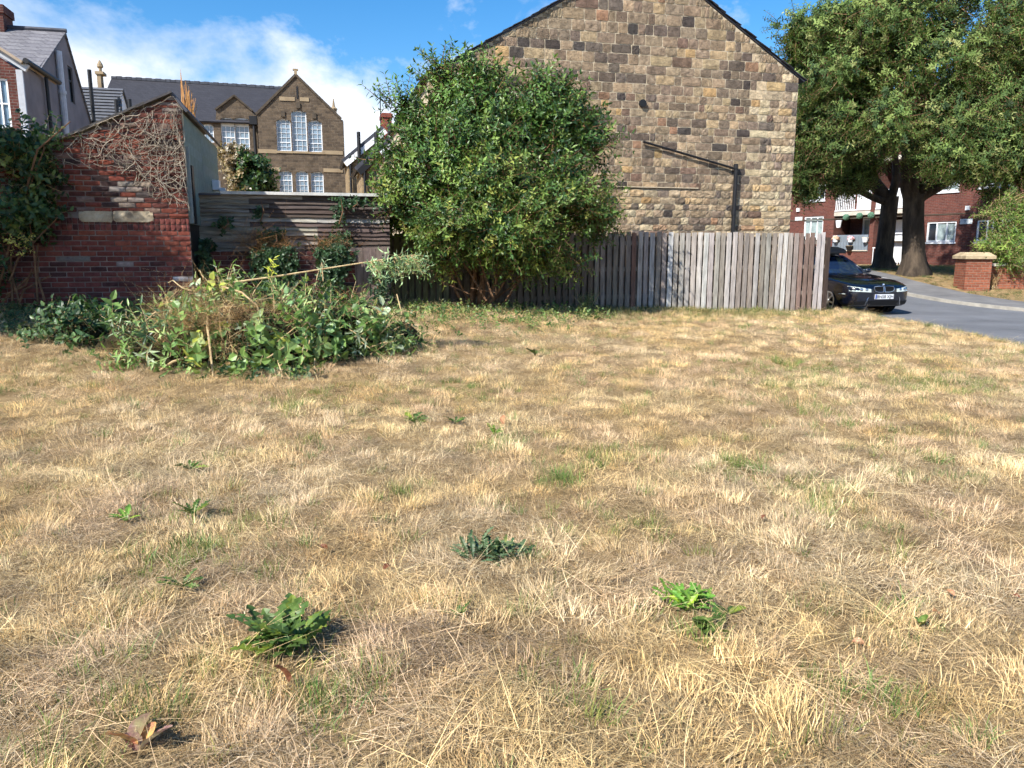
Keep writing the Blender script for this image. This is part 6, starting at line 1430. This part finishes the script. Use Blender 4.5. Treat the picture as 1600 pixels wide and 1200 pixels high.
# wheel wells, wheels
for wx in WX_:
    for sg in (1, -1):
        mb = MB(); mb.tube([(wx, sg * .5, .31), (wx, sg * .56, .31)], .36, 20); mb.build('wheel_well', m_dark, car)
        w = MB(); w.tube([(wx, sg * .66, .31), (wx, sg * .69, .31), (wx, sg * .86, .31), (wx, sg * .893, .31)], [.28, .318, .318, .285], 28); wh = w.build('wheel', m_rub, car, smooth=False)
        rm = MB(); rm.tube([(wx, sg * .80, .31), (wx, sg * .885, .31)], [.20, .235], 28); rm.build('rim_barrel', m_dark, wh)
        al = MB(); N = 36
        for rr0, rr1 in ((.205, .238),):
            v0 = []
            for j in range(N):
                a = 2 * math.pi * j / N
                for (q_, yy) in ((rr0, .875), (rr1, .89), (rr1, .903), (rr0, .903)): v0.append((wx + q_ * math.cos(a), sg * yy, .31 + q_ * math.sin(a)))
            al.add(v0, [(j * 4 + k, ((j + 1) % N) * 4 + k, ((j + 1) % N) * 4 + (k + 1) % 4, j * 4 + (k + 1) % 4) for j in range(N) for k in range(4)])
        for j in range(7):
            a = 2 * math.pi * j / 7 + .2; M = Matrix.Translation((wx, sg * .897, .31)) @ Matrix.Rotation(a, 4, 'Y'); al.box(.03, .215, -.012, .012, -.018, .018, M=M)
        al.tube([(wx, sg * .87, .31), (wx, sg * .912, .31)], .05, 14); al.build('alloy', m_alloy, wh)
# greenhouse
R0, R1 = .78, -.02     # windscreen foot and head
pil = [(.80, .985, .80), (-.02, 1.39, .57), (-.9, 1.425, .59), (-1.62, 1.375, .565), (-2.1, .97, .72)]
def yz(x, z, w): return (x, w, z)
ro = MB(); rs = [(.02, 1.375, .58), (-.1, 1.40, .59), (-.5, 1.423, .60), (-1.0, 1.425, .60), (-1.5, 1.40, .585), (-1.75, 1.36, .56)]
for z_off, in ((0,),):
    V = []
    for (x, z, w) in rs: V += [(x, -w, z - .035), (x, -w * .6, z - .004), (x, 0, z + .006), (x, w * .6, z - .004), (x, w, z - .035)]
    V2 = [(x, y, z - .03) for x, y, z in V]; m5 = 5; F_ = [(i * 5 + j, i * 5 + j + 1, (i + 1) * 5 + j + 1, (i + 1) * 5 + j) for i in range(len(rs) - 1) for j in range(4)]
    ro.add(V, F_); ro.add(V2, [f[::-1] for f in F_])
ro.build('roof', m_paint, car, smooth=True)
ws_ = MB(); N = 8; V = []
for i in range(N + 1):
    y = -1 + 2 * i / N; c_ = 1 - y * y
    V += [(.62 + .17 * c_, y * .735, .945 + .02 * c_), (.3 + .12 * c_, y * .66, 1.19), (-.04 + .05 * c_, y * .565, 1.355 + .018 * c_)]
ws_.add(V, [(i * 3 + k, (i + 1) * 3 + k, (i + 1) * 3 + k + 1, i * 3 + k + 1) for i in range(N) for k in range(2)]); ws_.build('windscreen', m_cg, car, smooth=True)
for sg in (1, -1):
    sw = MB(); sw.add([(.56, sg * .775, .94), (-.02, sg * .595, 1.345), (-.85, sg * .615, 1.375), (-1.68, sg * .575, 1.325), (-1.95, sg * .74, .965), (-.8, sg * .80, .95)], [(0, 1, 2, 5), (5, 2, 3, 4)]); sw.build('side_window', m_cg, car)
    ap_ = MB(); ap_.tube([(.70, sg * .755, .935), (.3, sg * .672, 1.185), (-.03, sg * .578, 1.362), (-.5, sg * .605, 1.39), (-1.1, sg * .605, 1.395), (-1.7, sg * .572, 1.34), (-2.02, sg * .73, .95)], .028, 6); ap_.build('pillar', m_paint, car, smooth=True)
    ap_ = MB(); ap_.box(-.87, -.80, sg * .72 - .01, sg * .72 + .01, .95, 1.37, M=None); 
    mi = MB(); b0 = uvball(1, 12, 8); mi.add([(v[0] * .07 + .48, v[1] * .1 + sg * .98, v[2] * .065 + 1.0) for v in b0.v], b0.f); mi.tube([(.5, sg * .80, .95), (.48, sg * .92, .985)], .018, 6); mi.build('wing_mirror', m_paint, car, smooth=True)
MB().add([(-1.72, -.56, 1.35), (-1.72, .56, 1.35), (-2.2, .72, .95), (-2.2, -.72, .95)], [(0, 1, 2, 3)]).build('rear_window', m_cg, car)
# nose: headlamps, twin grille, badge, bumper openings, plate. nose(y) gives the body's front surface
def nose(y, z):
    best = SEC[0][0]
    for (x, zs, w, zm, ws2, zsh, zc) in SEC[:6]:
        hw_ = w if z < zm + .08 else w + (ws2 - w) * min(1, (z - zm - .08) / max(.02, zsh - zm - .08))
        if abs(y) <= hw_: return x
    return SEC[5][0]
NX = [(0, 2.262), (.2, 2.258), (.4, 2.245), (.55, 2.215), (.66, 2.16), (.74, 2.09), (.80, 1.99), (.845, 1.85), (.87, 1.70)]
from mathutils.bvhtree import BVHTree
_bv = BVHTree.FromPolygons([v.co.copy() for v in body.data.vertices], [tuple(q_.vertices) for q_ in body.data.polygons])
def nx_(y, z=.5):
    h = _bv.ray_cast(Vector((4, y, z)), Vector((-1, 0, 0)))[0]
    return h.x if h else 1.7
def strip(name, mat, ys_, zlo, zhi, proud, parent=car, back=.06):
    """panel wrapped round the nose between z limits given as functions of y"""
    mb = MB(); V = []
    for y in ys_:
        lo, hi = zlo(abs(y)), zhi(abs(y)); x = nx_(y, lo) + proud; xh = nx_(y, hi) + proud
        V += [(x, y, lo), (xh, y, hi), (xh - back, y, hi), (x - back, y, lo)]
    k = len(ys_); mb.add(V, [(i * 4 + j, (i + 1) * 4 + j, (i + 1) * 4 + (j + 1) % 4, i * 4 + (j + 1) % 4) for i in range(k - 1) for j in range(4)] + [(3, 2, 1, 0), tuple((k - 1) * 4 + j for j in range(4))])
    return mb.build(name, mat, parent)
for sg in (1, -1):
    ysl = [sg * y for y in (.36, .45, .55, .64, .71, .77, .815)]
    hl = strip('headlight', m_lamp, ysl, lambda y: .545 + (y - .36) * .06, lambda y: .62 + (y - .36) * .15, .01)
    for yc, r_ in ((.47, .045), (.60, .05)):
        b0 = uvball(r_, 12, 8); x = nx_(yc, .62) - .004; MB().add([(v[0] * .5 + x + .006, v[1] + sg * yc, v[2] * .8 + .605) for v in b0.v], b0.f).build('lamp_lens', m_chr, hl, smooth=True)
    gx = MB(); ysg = [sg * y for y in (.025, .09, .16, .225, .27)]
    gr_ = strip('grille', m_dark, ysg, lambda y: .555 + max(0, y - .2) * .3, lambda y: .675 - max(0, y - .2) * .2, .014)
    fr_ = MB(); loop = [(.02, .55), (.15, .545), (.26, .575), (.285, .63), (.26, .675), (.15, .685), (.02, .68)]
    L3 = [(nx_(y, z) + .016, sg * y, z) for y, z in loop] ; fr_.tube(L3 + [L3[0]], .009, 5); fr_.build('grille_surround', m_chr, gr_)
    for k in range(7):
        y = sg * (.05 + k * .032); MB().box(nx_(y, .56) - .05, nx_(y, .62) + .016, y - .004, y + .004, .56, .66).build('grille_bar', m_dark, gr_)
strip('lower_intake', m_dark, [-.42, -.3, -.15, 0, .15, .3, .42], lambda y: .23, lambda y: .345, .012)
for sg in (1, -1):
    strip('fog_recess', m_dark, [sg * y for y in (.5, .6, .68, .74)], lambda y: .25, lambda y: .335, .016)
    MB().tube([(nx_(.5, .24) + .01, sg * .5, .24), (nx_(.46, .35) + .012, sg * .46, .35), (nx_(.43, .43) + .012, sg * .43, .43)], .008, 5).build('bumper_trim', m_chr, car)
strip('splitter', m_dark, [-.78, -.7, -.55, -.3, 0, .3, .55, .7, .78], lambda y: .165, lambda y: .20, .03, back=.1)
strip('bumper_crease', m_paint, [-.8, -.7, -.55, -.3, 0, .3, .55, .7, .8], lambda y: .50, lambda y: .525, .012)
# number plate
px_ = nx_(0, .44) + .03; plate = MB().box(px_ - .014, px_, -.26, .26, .385, .496).build('number_plate', m_plain('plate_white', srgb(236, 238, 240), .4, var=.02, bump=0), car)
MB().box(px_ + .001, px_ + .003, -.255, -.215, .39, .491).build('plate_band', m_plain('plate_blue', srgb(30, 70, 160), .4, bump=0), plate)
tc_ = bpy.data.curves.new('plate_text', 'FONT'); tc_.body = 'BN58 XJH'; tc_.size = .105; tc_.align_x = 'CENTER'; tc_.extrude = .001; tc_.offset = .0016
to = bpy.data.objects.new('plate_text', tc_); C.objects.link(to); bpy.context.view_layer.update()
tm = bpy.data.meshes.new_from_object(to.evaluated_get(bpy.context.evaluated_depsgraph_get())); bpy.data.objects.remove(to)
tm.materials.clear(); tm.materials.append(m_plain('plate_black', srgb(14, 14, 16), .5, bump=0))
lt = link('plate_lettering', tm, plate); wtx = max(v.co.x for v in tm.vertices) - min(v.co.x for v in tm.vertices)
lt.rotation_euler = (math.pi / 2, 0, math.pi / 2); lt.location = (px_ + .002, .02, .404); lt.scale = (.45 / wtx, 1.0, 1.0)
# round badge in blue and white quarters
bz = .705; bx = nx_(0, .70) + .002; bd = MB(); rr_ = .041
bd.tube([(bx, 0, bz), (bx + .012, 0, bz + .008)], rr_, 20); badge = bd.build('badge', m_dark, car)
for qd in range(4):
    mb = MB(); V = [(bx + .016, 0, bz + .008)] + [(bx + .016 - .0, .029 * math.cos(qd * math.pi / 2 + k * math.pi / 12), bz + .008 + .029 * math.sin(qd * math.pi / 2 + k * math.pi / 12)) for k in range(7)]
    mb.add(V, [(0, k, k + 1) for k in range(1, 7)]); mb.build('badge_quarter', m_plain('badge_blue', srgb(70, 140, 210), .3, bump=0) if qd % 2 else MAT['white'], badge)
# bonnet shut lines and creases
for sg in (1, -1):
    MB().tube([(2.1, sg * .30, .752), (1.6, sg * .46, .856), (1.0, sg * .58, .935), (.75, sg * .64, .955)], .006, 5).build('bonnet_crease', m_paint, car)
    MB().tube([(.62, sg * .913, .30), (.62, sg * .914, .60), (.6, sg * .88, .90)], .004, 4).build('door_gap', m_dark, car)
    MB().box(.35, .53, sg * .915 - .012, sg * .915 + .012, .77, .795).build('door_handle', m_paint, car)
    MB().tube([(2.0, sg * .862, .50), (1.8, sg * .892, .50)], .009, 5).build('side_marker', m_lamp, car)
# black roof box
rbx = empty('roof_box', ctr + Vector((0, 0, 1.44)) - hd * .55, math.atan2(hd.y, hd.x), 'black roof box carried on top of the navy car', 'roof box')
mb = MB(); V = []
for (x, w, zt_) in ((1.0, .30, .03), (.92, .36, .11), (.6, .39, .17), (-.6, .40, .19), (-.95, .38, .16), (-1.02, .34, .06)):
    V += [(x, -w, .0), (x, -w * .98, zt_ * .7), (x, -w * .85, zt_), (x, w * .85, zt_), (x, w * .98, zt_ * .7), (x, w, .0)]
mb.add(V, [(i * 6 + j, i * 6 + (j + 1) % 6, (i + 1) * 6 + (j + 1) % 6, (i + 1) * 6 + j) for i in range(5) for j in range(6)] + [tuple(range(5, -1, -1)), tuple(30 + j for j in range(6))])
mb.build('shell', m_plain('box_black', srgb(14, 14, 16), .5, .4), rbx)
for x in (.45, -.45): MB().box(x - .03, x + .03, -.5, .5, -.045, -.003).build('roof_bar', m_dark, rbx)
